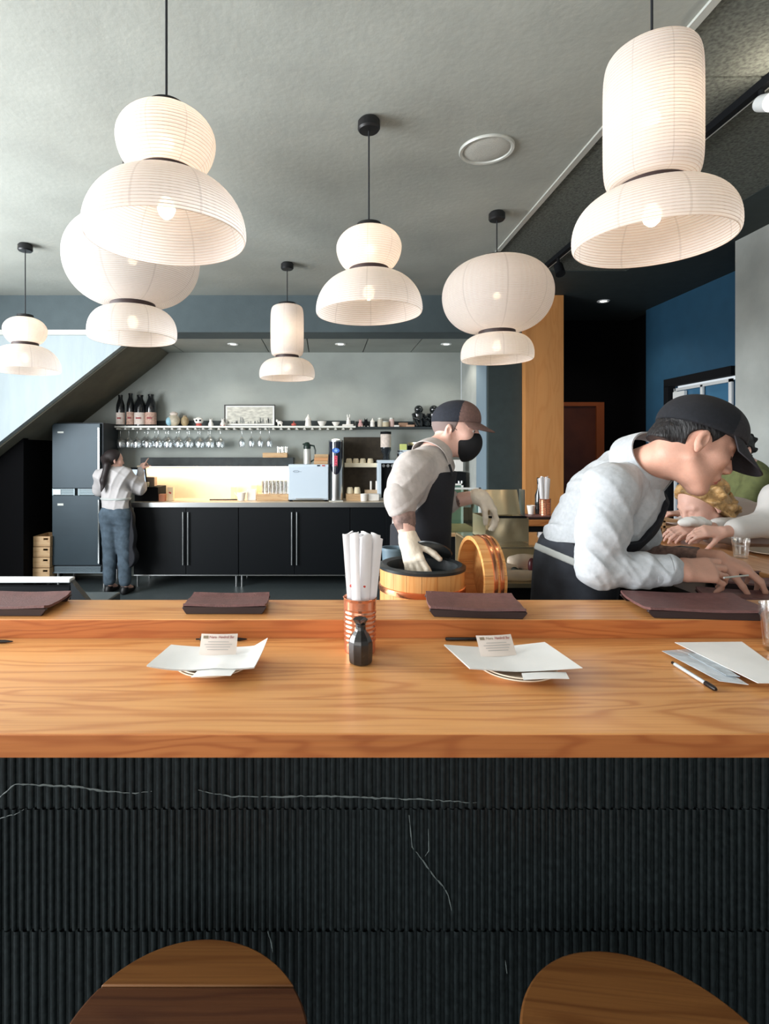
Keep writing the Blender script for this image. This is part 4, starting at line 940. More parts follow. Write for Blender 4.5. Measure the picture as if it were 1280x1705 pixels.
tag(G().lathe([(.034, 0), (.038, .004), (.042, .09), (.038, .09), (.034, .01), (.001, .01)], 24, cap=False).build('white_cup', m_cer, loc=(X(605.5, 6.76), 6.76, CT)), 'plain white cup beside the wooden block on the back counter', 'cup')
t = thing('sugar_tray', 'white tub with a beige box on it, in front of the coffee grinder', 'tub', (X(622, 6.78), 6.78, CT))
G().bb(-.07, .07, 0, .13, 0, .085).build('tub', m_cer, t, bevel=.010)
G().bb(-.10, .09, .14, .22, .0, .125).build('beige_box', mat('beige_card2', srgb(196, 170, 140), .7), t, bevel=.003)
for x_ in (-.02, .05): G().cyl((x_, .17, .125), (x_, .17, .235), .012, n=12).build('stirrer_tube', m_cer, t)
# dark wall panel behind the cup shelf
struct('wall_panel', G().bb(X(572, 7.18), X(645, 7.18), 7.165, 7.198, CT, Z(728, 7.18)), mat('dark_brown_panel', srgb(64, 56, 46), .8, noise=.2, nscale=20), smooth=0)
# coffee grinder
t = thing('coffee_grinder', 'white coffee grinder with a labelled hopper beside the espresso machine', 'coffee grinder', (X(642, 6.85), 6.87, CT))
G().bb(-.08, .10, -.02, .16, 0, .03).build('base', m_steel, t, bevel=.006)
G().bb(-.10, -.05, 0, .14, .03, .48).build('left_column', m_tw, t, bevel=.008); G().bb(-.05, .12, .06, .16, .03, .48).build('back_panel', m_black, t)
G().bb(-.10, .13, -.01, .16, .46, .50).build('head', m_tw, t, bevel=.006)
for x_ in (-.025, .03, .085): G().cyl((x_, -.002, .43), (x_, .06, .43), .020, n=16).build('dial', m_chrome, t)
G().cyl((.03, .03, .06), (.03, .03, .14), .035, .03).build('grounds_cup', m_chrome, t)
G().lathe([(.045, .50), (.03, .55), (.065, .62), (.065, .66)], 24, c=(.01, .06, 0)).build('hopper_cone', mat('smoked_plastic', srgb(40, 44, 48), .15), t)
G().lathe([(.066, .66), (.066, .82), (.062, .825)], 24, c=(.01, .06, 0)).build('hopper', m_lab1, t)
G().lathe([(.068, .825), (.068, .855), (.001, .86)], 24, c=(.01, .06, 0)).build('hopper_lid', m_black, t)
# espresso machine (mostly hidden by the chef)
t = thing('espresso_machine', 'white-framed espresso machine behind the masked chef', 'coffee machine', (X(699, 6.85), 6.85, CT))
G().bb(-.24, .26, 0, .30, 0, .10).build('base', m_steel, t, bevel=.006)
G().bb(-.24, .26, .16, .30, .10, .58).build('back', m_black, t)
for x_ in (-.24, .22): G().bb(x_, x_+.03, 0, .30, .10, .62).build('side_frame', m_tw, t, bevel=.004)
G().bb(-.24, .26, 0, .30, .60, .625).build('top_plate', m_tw, t, bevel=.004)
G().bb(-.20, .22, .02, .16, .42, .58).build('group_head', m_steel, t, bevel=.01)
G().bb(-.24, -.16, .01, .10, .626, .70).build('yellow_label_box', mat('lime_label', srgb(206, 214, 130), .6), t, bevel=.004)
G().lathe([(.12, .68), (.13, .70), (.13, .72), (.001, .725)], 24, c=(0, .14, 0)).build('warming_dish', m_gold, t)
G().bb(-.12, .12, .05, .24, .626, .68).build('cup_tray', m_black, t)
# right end of the back counter: white box, two black pump pots
bx('white_paper_box', m_cer, 757, 771, 762, 781, 6.75, .15, 'small white box standing on the black rack behind the masked chef chin', 'box', z=CT+.365)
bx('black_rack', m_black, 752, 776, 782, 830, 6.75, .25, 'black rack with chrome bars at the right end of the back counter', 'rack')
t = tag(G().cyl((X(764, 6.72), 6.73, CT+.02), (X(764, 6.72), 6.73, CT+.25), .012).cyl((X(769, 6.72), 6.73, CT+.02), (X(769, 6.72), 6.73, CT+.25), .012).build('chrome_bars', m_chrome), 'pair of upright chrome bars in front of the black rack', 'bars')
bx('pale_carton', mat('pale_aqua', srgb(190, 214, 216), .6), 779, 792, 809, 826, 6.6, .12, 'pale aqua carton at the right end of the back counter', 'carton')

# ------------------------------------------------------------------ low black unit with a white edge (far left, behind the ledge)
t = thing('low_display_unit', 'low black partition with a white top edge, behind the left end of the bar', 'unit', (X(40, 3.2), 3.2, 0))
G().bb(-1.2, .27, .0, .05, 0, .84).build('body', m_black, t, bevel=.01)
G().bb(-1.2, .27, -.008, .058, .86, .885).build('top_edge', m_white, t, bevel=.006)
G().prism([(0, 0), (.14, 0), (0, .17)], .05, Matrix(((1,0,0,.27),(0,0,-1,.05),(0,1,0,.70),(0,0,0,1)))).build('end_cheek', m_cab2, t, smooth=0)
t = tag(G().bb(-.165, .165, 0, .5, 0, .665).build('grey_bin', mat('grey_lid', srgb(62, 70, 72), .6), loc=(-1.555, 3.27, 0), bevel=.01), 'low dark grey bin right of the white-edged unit', 'bin')

# ------------------------------------------------------------------ kitchen behind the ledge
m_kit = mat('kitchen_steel', srgb(150, 152, 150), .35, metal=.8)
t = thing('prep_counter', 'steel prep counter directly behind the bar ledge', 'counter', (0, 1.76, 0))
G().bb(-1.8, .68, 0, .36, 1.00, 1.035).build('top', m_kit, t, smooth=0); G().bb(-1.8, .68, .02, .34, 0, 1.0).build('body', m_black, t, smooth=0)
KT = 1.036
# hangiri tub with hand in it
m_hin = wood('cypress_stave', srgb(220, 162, 98), srgb(208, 142, 78), srgb(196, 128, 68), .42, 'Z', 1.0)
m_hoop = mat('copper_hoop', srgb(226, 150, 110), .2, metal=.9)
TX, TY, TR = P(700, 945, 1.99)[0], 1.965, .148
t = thing('rice_tub', 'round wooden tub with a copper hoop and black lining, gloved hand inside', 'tub', (TX, TY, KT))
TH = Z(942, 1.965)-KT
def tubmesh(t, R, H):
    for k in range(18):     # staves
        g = G(); a0, a1 = 2*PI*k/18+.004, 2*PI*(k+1)/18-.004; pts = []
        for i in range(6): a = a0+(a1-a0)*i/5; pts.append((R*math.cos(a), R*math.sin(a)))
        for i in range(6): a = a1+(a0-a1)*i/5; pts.append(((R-.014)*math.cos(a), (R-.014)*math.sin(a)))
        g.prism(pts, H).build('stave', m_hin, t, smooth=40)
    G().lathe([(.002, .012), (R-.013, .012), (R-.013, .03), (.002, .03)], 40).build('bottom_board', m_hin, t)
tubmesh(t, TR, TH)
G().lathe([(TR, .094), (TR+.004, .096), (TR+.005, .105), (TR+.004, .114), (TR, .116)], 56, cap=False).build('copper_hoop', m_hoop, t)
m_lin = mat('black_liner', srgb(40, 44, 46), .35, noise=.15, nscale=60)
G().lathe([(TR+.004, TH-.006), (TR+.005, TH+.004), (TR-.008, TH+.010), (TR-.024, TH+.004), (TR-.030, TH-.03), (TR-.05, TH-.045), (.002, TH-.05)], 56, cap=False).build('black_liner', m_lin, t)
t = tag(G().lathe([(.002, .0), (.055, .002), (.072, .004), (.074, .008), (.066, .011), (.002, .010)], 40, R=rotm(-.55, .32, 0)).build('black_saucer', m_lin, loc=(TX+.055, TY+.10, KT+TH+.030)), 'dark round dish tipped up behind the gloved hand at the tub', 'dish')
# second tub lying on its side
R2, H2_ = .137, .078
t = thing('rice_tub', 'wooden tub with two copper hoops lying on its side beside the black-lined tub', 'tub', (0, 0, 0))
tubmesh(t, R2, H2_)
for z_ in (.038, .060): G().lathe([(R2, z_-.007), (R2+.004, z_-.006), (R2+.005, z_), (R2+.004, z_+.006), (R2, z_+.007)], 56, cap=False).build('copper_hoop', m_hoop, t)
Ry = Matrix.Translation((P(781, 940, 2.0)[0], 1.985, KT+R2+.006)) @ Matrix.Rotation(.10, 4, 'Z') @ Matrix.Rotation(PI/2, 4, 'Y') @ Matrix.Translation((0, 0, 0))
# opening towards -X: flip so the board is away
t.matrix_world = Ry @ Matrix.Translation((0, 0, H2_)) @ Matrix.Rotation(PI, 4, 'X') if False else Ry
for ch in list(t.children):
    if ch.name.startswith('bottom_board'): ch.location = (0, 0, H2_-.032)
# blue-grey bucket between
tag(G().lathe([(.035, 0), (.045, .19), (.048, .19), (.048, .20), (.042, .20), (.034, .01), (.001, .01)], 28, cap=False).build('grey_tub', mat('grey_blue_plastic', srgb(92, 112, 124), .4), loc=(P(655, 920, 2.16)[0], 2.165, 1.045)), 'slim blue-grey beaker behind the chef glove', 'beaker')
# refrigerated fish case
FCx, FCy = P(868, 940, 2.45)[0], 2.40
t = thing('fish_case', 'low steel fish case with cream trays between the two chefs', 'display case', (.93, FCy, 0))
G().bb(-.26, .40, 0, .42, 0, Z(978, 2.4)).build('body', m_black, t, smooth=0)
zc0 = Z(978, 2.4); zc1 = Z(907, 2.45)
G().bb(-.26, .40, -.01, .43, zc0, zc0+.018).build('lower_frame', m_gold, t, smooth=0)
G().bb(-.26, .40, -.01, .004, zc1-.008, zc1).bb(-.26, .40, .42, .43, zc0, zc1).bb(-.26, -.252, 0, .43, zc1-.008, zc1).bb(.392, .40, 0, .43, zc1-.008, zc1).build('upper_frame', m_gold, t, smooth=0)
G().bb(-.26, .40, .02, .41, zc1-.003, zc1+.004).build('top_glass', m_glass, t, smooth=0)
G().bb(-.26, .40, -.006, -.001, zc0+.018, zc1-.008).build('front_glass', glassm('case_glass', (1, .99, .97, 1), .03, .85), t, smooth=0)
m_fish = mat('pale_fish', srgb(240, 222, 202), .35, noise=.14, nscale=9, stretch=(1, 4, 1)); m_fishr = mat('dark_red_fish', srgb(92, 34, 44), .3, noise=.3, nscale=30)
def lump(name, m_, x, y, z, rx, ry, rz_, lb, rot=0, cat='fish', seed=0):
    g = G(); g.ball((0, 0, 0), (rx, ry, rz_), 14)
    g.v = [tuple(c*(1+.10*mnoise.noise(Vector((v[0]*30+seed, v[1]*30, v[2]*30)))) for c in v) for v in g.v]
    return tag(g.build(name, m_, loc=(x, y, z+rz_*.9), rot=(0, 0, rot)), lb, cat)
for k, (px, w_) in enumerate(((843, .10), (868, .11), (892, .10))):
    x = P(px, 950, 2.46)[0]
    tag(G().bb(-w_/2, w_/2, 0, .22, 0, .008).build('fish_tray', m_plate, loc=(x+.0, 2.45, zc0+.03), bevel=.003), 'shallow steel tray in the fish case, %s' % ['left', 'middle', 'right'][k], 'tray', 'trays in the fish case')
lump('fish_fillet', m_fish, P(862, 955, 2.46)[0], 2.44, zc0+.019, .115, .018, .026, 'long pale fillet along the front of the fish case', cat='fish')
lump('fish_fillet', m_fish, P(846, 940, 2.5)[0], 2.53, zc0+.040, .055, .025, .020, 'pale fillet in the left tray of the fish case', seed=2)
lump('fish_fillet', m_fish, P(872, 930, 2.6)[0], 2.60, zc0+.040, .085, .03, .036, 'pale fillet at the back of the fish case', seed=4)
lump('fish_fillet', m_fishr, P(886, 934, 2.5)[0], 2.50, zc0+.040, .020, .022, .036, 'dark red piece of fish in the right tray of the case', cat='fish')
lump('seaweed_roll', mat('dark_green_roll', srgb(36, 44, 34), .6), P(856, 938, 2.48)[0], 2.47, zc0+.040, .012, .022, .018, 'small dark green roll in the middle tray of the case', .5, 'roll')
lump('fish_fillet', mat('rose_fish', srgb(190, 120, 110), .35, noise=.2, nscale=30), P(896, 935, 2.5)[0], 2.53, zc0+.040, .028, .025, .018, 'rose piece of fish at the right end of the case', seed=6)
# stainless box with its lid held open, on the case
BX0, BX1 = P(808, 903, 2.52)[0], P(880, 903, 2.52)[0]
t = thing('steel_topping_box', 'shiny steel box with its lid raised by the masked chef', 'box', ((BX0+BX1)/2, 2.52, zc1+.004))
hwb = (BX1-BX0)/2; hb = Z(862, 2.52)-zc1-.006
def wavy(z0, z1, y, t_): return lambda u, v: ((u-.5)*2*hwb*t_, y+.004*math.sin(u*9)*math.sin(v*3), z0+(z1-z0)*v)
G().sheet(wavy(0, hb, 0, 1), 24, 10, .003).build('front_panel', m_gold, t, smooth=60)
G().bb(-hwb, -hwb+.003, 0, .22, 0, hb).bb(hwb-.003, hwb, 0, .22, 0, hb).bb(-hwb, hwb, .217, .22, 0, hb).bb(-hwb, hwb, 0, .22, 0, .003).build('sides', m_gold, t, smooth=0)
zl1 = Z(817, 2.52)-zc1-.004
Rl = rotm(-.0, 0, 0)
ld = G().sheet(lambda u, v: ((u-.62)*2*hwb*.84+.004, .01+.05*v+.004*math.sin(u*8), hb+.014+(zl1-hb-.014)*v), 24, 10, .003).build('raised_lid', m_gold, t, smooth=60)
G().bb(hwb*.20+.056, hwb*.20+.062, .0, .06, hb+.01, zl1+.004).build('lid_edge', m_kit, ld, smooth=0)
G().bb(-hwb*.9, hwb*.9, -.004, .02, hb+.0, hb+.008).build('opening_shade', m_black, t)  # solid black bar stands in for the shade inside the open box
# glass case behind the chef
t = thing('glass_cabinet', 'small greenish glass case with white edges behind the masked chef arm', 'glass case', (P(774, 885, 3.0)[0], 3.0, 0))
G().bb(-.30, .10, 0, .4, 0, Z(893, 3.0)).build('plinth', m_black, t, smooth=0)
G().bb(-.30, .10, -.01, .4, Z(893, 3.0), Z(887, 3.0)).build('wooden_sill', m_pine, t)
g = G(); z0_, z1_ = Z(887, 3.0), Z(812, 3.0)
for x_ in (-.295, .075): 
    for y_ in (0, .38): g.bb(x_, x_+.012, y_, y_+.012, z0_, z1_)
g.bb(-.295, .087, 0, .012, z1_-.01, z1_).bb(-.295, .087, .38, .392, z1_-.01, z1_); g.build('white_frame', m_white, t, smooth=0)
G().bb(-.29, .08, .004, .008, z0_, z1_).build('front_pane', glassm('green_pane', (.72, .86, .80, 1), .05, .75), t, smooth=0)
G().bb(-.29, .08, .385, .390, z0_, z1_).build('back_pane', mat('sea_green_back', srgb(96, 128, 118), .4), t, smooth=0)

# ------------------------------------------------------------------ far and side branches of the bar
t = thing('far_bar_counter', 'far branch of the bar with a wooden top and black front, before the amber wall', 'bar counter', (1.9, 3.85, 0))
G().bb(-.72, .55, 0, .42, 1.10, 1.145).build('worktop', m_oak2, t, bevel=.003); G().bb(-.72, .55, .02, .40, 0, 1.10).build('body', m_black, t, smooth=0)
t = thing('side_bar_counter', 'side branch of the bar where the guests sit, honey wooden top', 'bar counter', (2.22, 1.72, 0))
G().bb(-.30, .28, 0, 2.12, ZB-.042, ZB-.0).build('worktop', wood('honey_oak_side', srgb(214, 158, 104), srgb(196, 132, 78), srgb(178, 112, 62), .33, 'Y', 1.0, coat=.15), t, bevel=.003)
G().bb(-.52, -.302, 0, 2.12, ZB-.042, ZL-.01).build('raised_ledge', wood('honey_oak_side', (0,0,0,1), (0,0,0,1), (0,0,0,1)), t, bevel=.002)
G().bb(-.50, -.18, .02, 2.1, 0, ZB-.045).build('body', m_black, t, smooth=0)
# things on the far branch
q = P(907, 862, 3.98); chopsticks(q[0], 3.98, 1.146, 'copper cup of paper-sleeved chopsticks on the far branch of the bar', .97, 9, 'far paper-sleeved chopsticks')
t = thing('far_bottle', 'slim black bottle behind the far chopstick cup', 'bottle', (P(897, 858, 4.1)[0], 4.1, 1.146))
G().lathe([(.025, 0), (.028, .005), (.028, .15), (.012, .20), (.011, .26), (.001, .262)], 20, cap=False).build('bottle', m_sake, t); G().lathe([(.013, .235), (.014, .28), (.001, .281)], 16).build('cap', m_black, t)
tag(G().lathe([(.014, 0), (.017, .004), (.030, .085), (.027, .085), (.014, .01), (.001, .01)], 22, cap=False).build('white_cup', m_cer, loc=(P(884, 850, 4.0)[0], 4.0, 1.146)), 'small white conical cup beside the far chopstick cup', 'cup')
geta(P(884, 860, 3.95)[0]-.02, 3.92, 'brown serving board on the far branch beside the chopstick cup', .30, .13, 0, 1.146, .022, 'far serving boards')
tag(G().lathe([(.001, 0), (.05, .002), (.075, .012), (.073, .014), (.001, .006)], 28, cap=False).build('dark_dish', m_soy, loc=(P(850, 850, 4.1)[0]+.02, 4.12, 1.146)), 'flat dark dish on the far branch under the amber wall', 'dish')
# side branch: plates, tumbler, crate, boards
def platt(px, y, r, lb, m_=None, z=ZB): tag(G().lathe([(.001, .003), (r*.5, .003), (r*.52, 0), (r*.6, .002), (r, .012), (r*.98, .015), (.001, .006)], 40, cap=False).build('plate', m_ or m_plate, loc=(P(px, 900, y)[0], y, z)), lb, 'plate')
platt(1205, 2.62, .14, 'wide pale plate on the side branch behind the chef hands', z=ZB+.001)
platt(1290, 2.75, .12, 'pale plate at the right edge beyond the chef hands', z=ZB+.001)
tumbler(P(1233, 920, 2.44)[0], 2.44, ZL-.008, 'small tumbler of water beyond the leaning chef hands', .034, .085)
t = thing('wooden_slat_rack', 'small pale slatted wooden rack beyond the leaning chef apron', 'rack', (1.815, 2.95, 1.152))
for k in range(4): G().bb(-.09, .09, 0, .14, .03*k, .03*k+.012).build('slat', m_pine, t)
for x_ in (-.08, 0, .08): G().bb(x_-.006, x_+.006, .0, .01, 0, .10).build('upright', m_pine, t)
tag(G().tube([(-.10, 0, .006), (0, 0, .012), (.10, .02, .006)], [.008, .014, .008], 10).build('black_dish', m_soy, loc=(P(1132, 905, 2.6)[0], 2.6, ZL-.008)), 'long narrow black dish on the side ledge', 'dish')
# station in front of the leaning chef with brown boards
t = thing('side_station', 'dark worktop carrying brown boards in front of the leaning chef', 'counter', (1.50, 1.78, 0))
G().bb(-.20, .20, 0, .62, 1.09, 1.12).build('top', m_cab2, t, smooth=0); G().bb(-.18, .18, .02, .6, 0, 1.09).build('body', m_black, t, smooth=0)
geta(1.40, 1.835, 'brown board under the hands of the leaning chef', .26, .12, -.25, 1.121, .030, 'brown boards at the chef station')
geta(1.55, 2.02, 'brown board right of the chef hands at the photo edge', .25, .12, -.35, 1.121, .034, 'brown boards at the chef station')
geta(1.60, 2.26, 'brown board behind the chef fingers, furthest at the station', .27, .13, -.3, 1.121, .034, 'brown boards at the chef station')
# ------------------------------------------------------------------ people: smooth bodies from blended distance fields
F32 = np.float32
def V3(*a): return np.array(a, float)
def unit(v): v = np.array(v, float); return v/(np.linalg.norm(v)+1e-12)
class SDF:
    def __init__(s): s.pr = []; s.posts = []; s.lo = V3(9, 9, 9); s.hi = V3(-9, -9, -9)
    def _b(s, p, r): s.lo = np.minimum(s.lo, np.array(p)-r); s.hi = np.maximum(s.hi, np.array(p)+r)
    def cap(s, p, q, r1, r2=None, k=.02):
        r2 = r1 if r2 is None else r2; p = np.array(p, float); q = np.array(q, float); ax = q-p; L2 = float(ax@ax)+1e-12
        def f(P_):
            t = np.clip((P_-p)@ax/L2, 0, 1); return np.linalg.norm(P_-(p+t[:, None]*ax), axis=1)-(r1+(r2-r1)*t)
        s.pr.append((f, k, 0)); s._b(p, r1+.02); s._b(q, r2+.02); return s
    def chain(s, pts, rs, k=.02):
        for i in range(len(pts)-1): s.cap(pts[i], pts[i+1], rs[i], rs[i+1], k)
        return s
    def ell(s, c, r, R=None, k=.02, cut=False):
        c = np.array(c, float); r = np.array(r, float); R = np.eye(3) if R is None else R
        def f(P_):
            q = (P_-c)@R; k0 = np.linalg.norm(q/r, axis=1); k1 = np.linalg.norm(q/(r*r), axis=1)+1e-9
            return k0*(k0-1)/k1
        s.pr.append((f, k, 1 if cut else 0))
        if not cut: s._b(c, float(r.max())+.02)
        return s
    def post(s, fn): s.posts.append(fn); return s
    def ev(s, P_, act=None):
        d = None
        for i, (f, k, m) in enumerate(s.pr):
            if act is not None and not act[i]: continue
            e = f(P_)
            if d is None: d = e if not m else np.full(len(P_), 1.0); 
            elif m:
                h = np.clip(.5-.5*(d+e)/k, 0, 1); d = d*(1-h)+(-e)*h+k*h*(1-h)
            else:
                h = np.clip(.5+.5*(e-d)/k, 0, 1); d = e*(1-h)+d*h-k*h*(1-h)
        if d is None: d = np.full(len(P_), 1.0)
        for fn in s.posts: d = fn(d, P_)
        return d
    def mesh(s, name, h, mats, parent, origin, matfn=None, smooth_it=2, label=None):
        B = 14; lo = s.lo-.03; hi = s.hi+.03; nb = np.ceil((hi-lo)/(B*h)).astype(int)
        idx = np.stack(np.meshgrid(*[np.arange(n) for n in nb], indexing='ij'), -1).reshape(-1, 3)
        cen = lo+(idx+.5)*B*h; R = B*h*.87
        vals = np.stack([f(cen) for f, k, m in s.pr], 1); un = np.array([m == 0 for f, k, m in s.pr]); kk = np.array([k for f, k, m in s.pr])
        dmin = np.where(un, vals, 9).min(1)
        ok = dmin < R*1.6+.03
        cut = {}; K = []; Vv = []; Q = []
        off = np.arange(-1, B+1); lg = np.stack(np.meshgrid(off, off, off, indexing='ij'), -1).reshape(-1, 3); n = B+2
        nbig = (nb*B+4).astype(np.int64)
        key = lambda c: ((c[:, 0]+2)*nbig[1]+(c[:, 1]+2))*nbig[2]+(c[:, 2]+2)
        for b in np.where(ok)[0]:
            act = vals[b] < np.where(un, max(dmin[b], -R)+2*R+2*kk+.03, R*1.2+kk+.02)
            if not act[un].any(): continue
            ij = idx[b]*B+lg; D = s.ev(lo+ij*h, act)
            if D.min() > 0 or D.max() < 0: continue
            D = D.reshape(n, n, n); S = D < 0
            c = S[:-1, :-1, :-1].astype(int)
            for a, bb_, cc in ((1,0,0),(0,1,0),(0,0,1),(1,1,0),(1,0,1),(0,1,1),(1,1,1)): c = c+S[a:n-1+a, bb_:n-1+bb_, cc:n-1+cc]
            ci = np.argwhere((c > 0) & (c < 8))
            if not len(ci): continue
            acc = np.zeros((len(ci), 3)); cnt = np.zeros(len(ci))
            for ax in range(3):
                for u in (0, 1):
                    for v in (0, 1):
                        o0 = [0, 0, 0]; o1 = [0, 0, 0]; oth = [x for x in range(3) if x != ax]
                        o0[oth[0]] = u; o0[oth[1]] = v; o1[oth[0]] = u; o1[oth[1]] = v; o1[ax] = 1
                        p0 = ci+o0; p1 = ci+o1; d0 = D[tuple(p0.T)]; d1 = D[tuple(p1.T)]
                        x = (d0 < 0) != (d1 < 0); t = np.where(x, d0/(d0-d1+1e-20), 0)
                        pp = p0+(p1-p0)*t[:, None]; acc += pp*x[:, None]; cnt += x
            vp = acc/cnt[:, None]-1+idx[b]*B
            gk = ci-1+idx[b]*B
            K.append(key(gk)); Vv.append(lo+vp*h)
            for ax in range(3):
                sl = [slice(1, n-1)]*3; A = S[tuple(sl)]; sl2 = list(sl); sl2[ax] = slice(2, n); Bb = S[tuple(sl2)]
                e = np.argwhere(A != Bb)
                if not len(e): continue
                e1 = e+1; flip = A[tuple(e.T)]; oth = [(ax+1) % 3, (ax+2) % 3]
                U = np.zeros(3, int); W = np.zeros(3, int); U[oth[0]] = 1; W[oth[1]] = 1
                g0 = e1-1+idx[b]*B
                q = np.stack([key(g0), key(g0-U), key(g0-U-W), key(g0-W)], 1)
                q[~flip] = q[~flip][:, ::-1]; Q.append(q)
        K = np.concatenate(K); Vv = np.concatenate(Vv); Q = np.concatenate(Q)
        uk, ui = np.unique(K, return_index=True); vs = Vv[ui]
        qi = np.searchsorted(uk, Q); qi = np.clip(qi, 0, len(uk)-1); good = (uk[qi] == Q).all(1); qi = qi[good]
        for _ in range(smooth_it):
            a = np.concatenate([qi[:, [0, 1]], qi[:, [1, 2]], qi[:, [2, 3]], qi[:, [3, 0]]]); sm = np.zeros_like(vs); ct = np.zeros(len(vs))
            for c_ in range(3): sm[:, c_] = np.bincount(a[:, 0], vs[a[:, 1], c_], len(vs))+np.bincount(a[:, 1], vs[a[:, 0], c_], len(vs))
            ct = np.bincount(a[:, 0], minlength=len(vs))+np.bincount(a[:, 1], minlength=len(vs))
            vs = vs*.5+.5*sm/np.maximum(ct, 1)[:, None]
        me = bpy.data.meshes.new(name); o3 = np.array(origin, float)
        me.vertices.add(len(vs)); me.vertices.foreach_set('co', (vs-o3).astype(F32).ravel())
        me.loops.add(4*len(qi)); me.loops.foreach_set('vertex_index', qi.astype(np.int32).ravel())
        me.polygons.add(len(qi)); me.polygons.foreach_set('loop_start', (np.arange(len(qi))*4).astype(np.int32))
        mats = mats if isinstance(mats, (list, tuple)) else [mats]
        for m in mats: me.materials.append(m)
        me.update(calc_edges=True); me.validate()
        if matfn is not None and len(me.polygons) == len(qi):
            cen = vs[qi].mean(1); me.polygons.foreach_set('material_index', matfn(cen).astype(np.int32))
        me.polygons.foreach_set('use_smooth', [True]*len(me.polygons))
        o = bpy.data.objects.new(name, me); COL.objects.link(o); o.parent = parent
        if label: o['label'] = label
        return o
def frame(fwd, up):
    f = unit(fwd); l = unit(np.cross(up, f)); u = np.cross(f, l); return np.stack([f, l, u], 1)   # columns fwd, left, up
class Head:
    def __init__(s, O, fwd, up=(0, 0, 1), sc_=1.0): s.O = np.array(O, float); s.R = frame(fwd, up); s.s = sc_
    def w(s, x, y, z): return s.O+s.R@(np.array((x, y, z))*s.s)
    def l(s, P_): return ((P_-s.O)@s.R)/s.s
    def skin(s, S, mouth=True):
        w = s.w; q = s.s; R = s.R; e = lambda c, r, k=.02, cut=False: S.ell(w(*c), np.array(r)*q, R, k*q, cut)
        e((-.008, 0, .045), (.098, .076, .086)); e((.040, 0, -.008), (.058, .060, .078), .03); e((.034, 0, -.066), (.052, .048, .040), .03)
        e((.076, 0, -.098), (.018, .020, .016), .025)
        for y in (-1, 1):
            S.cap(w(.0, y*.056, -.045), w(.066, y*.020, -.098), .012*q, .012*q, .03*q)
            e((.060, y*.040, -.008), (.026, .022, .022), .02)
            S.cap(w(.086, y*.012, .036), w(.074, y*.046, .038), .010*q, .008*q, .014*q)
            e((.097, y*.031, .020), (.014, .017, .011), .010, True)
            e((.078, y*.031, .019), (.0155, .0150, .0150), .004)
            e((.105, y*.011, -.020), (.011, .008, .008), .007)
            # ear: rim, lobe, hollow
            S.ell(w(-.010, y*.0825, .004), np.array((.0165, .010, .031))*q, R, .006*q)
            S.ell(w(-.006, y*.077, -.022), np.array((.008, .007, .010))*q, R, .006*q)
            S.ell(w(-.004, y*.0955, .007), np.array((.0095, .0135, .019))*q, R, .003*q, True)
        S.cap(w(.090, 0, .030), w(.113, 0, -.012), .0075*q, .0105*q, .012*q)
        if mouth:
            e((.091, 0, -.050), (.014, .026, .018), .015); e((.099, 0, -.050), (.009, .020, .0055), .005); e((.096, 0, -.062), (.009, .018, .0065), .005)
            e((.106, 0, -.056), (.008, .022, .0016), .003, True)
        return S
FL = ((.044, .027, .023), (.049, .031, .024), (.045, .029, .024), (.036, .022, .021))
FO = (.027, .009, -.009, -.026)
def hand(S, W, f, n, side, curls, spread=(.10, .03, -.04, -.12), thumb=((.35, .75), (.25, -.10), (.15, -.1)), sc_=1.0, k=.008, tip=None):
    """W wrist, f finger direction, n back-of-hand normal, side +1 when the thumb is towards cross(n, f)*side"""
    f = unit(f); n = unit(n-np.dot(n, f)*f); t = unit(np.cross(n, f))*side; q = sc_
    for i in range(4):
        kn = W+(f*(.086 if i != 3 else .078)+t*FO[i]+n*.003*(1-abs(i-1.2)*.5))*q
        S.cap(W+(f*.012+t*FO[i]*.62)*q, kn, .0150*q, .0112*q, .014*q)
        ang = 0; p = kn; sp = spread[i]; r0 = (.0098, .0100, .0096, .0084)[i]*q
        for j in range(3):
            ang += curls[i][j]
            d = (f*math.cos(sp)+t*math.sin(sp))*math.cos(ang)-n*math.sin(ang)
            nx = p+d*FL[i][j]*q; S.cap(p, nx, r0*(1-.09*j), r0*(1-.09*(j+1)), k*.5*q); p = nx
    b = W+(f*.022+t*.022-n*.006)*q; p = b; dirs = thumb; L = (.042, .032, .026); R_ = (.0155, .0112, .0100, .0082)
    ax, ay = 0, 0
    for j in range(3):
        ax += dirs[j][0]; ay += dirs[j][1]
        d = unit(f*math.cos(ay)+t*math.sin(ay)); d = unit(d*math.cos(ax)-n*math.sin(ax))
        nx = p+d*L[j]*q; S.cap(p, nx, R_[j]*q, R_[j+1]*q, (.014 if j == 0 else .005)*q); p = nx
    return S
def folds(amp, dirs, seed=0):
    rng = np.random.RandomState(seed); W = [(np.array(d, float), rng.uniform(0, 6), rng.uniform(-1, 1, 3)*14) for d in dirs]
    def fn(d, P_):
        m = np.abs(d) < .05; q = P_[m]; a = np.zeros(len(q))
        for dv, ph, wv in W: 
            x = 1-np.abs(np.sin(.5*(q@dv)+ph+1.1*np.sin(q@wv*.55+ph*2))); a += (x**1.6-.32)*(.55+.75*np.sin(q@wv*.45+ph*3))
        d = d.copy(); d[m] -= amp*a/max(1, len(W)); return d
    return fn
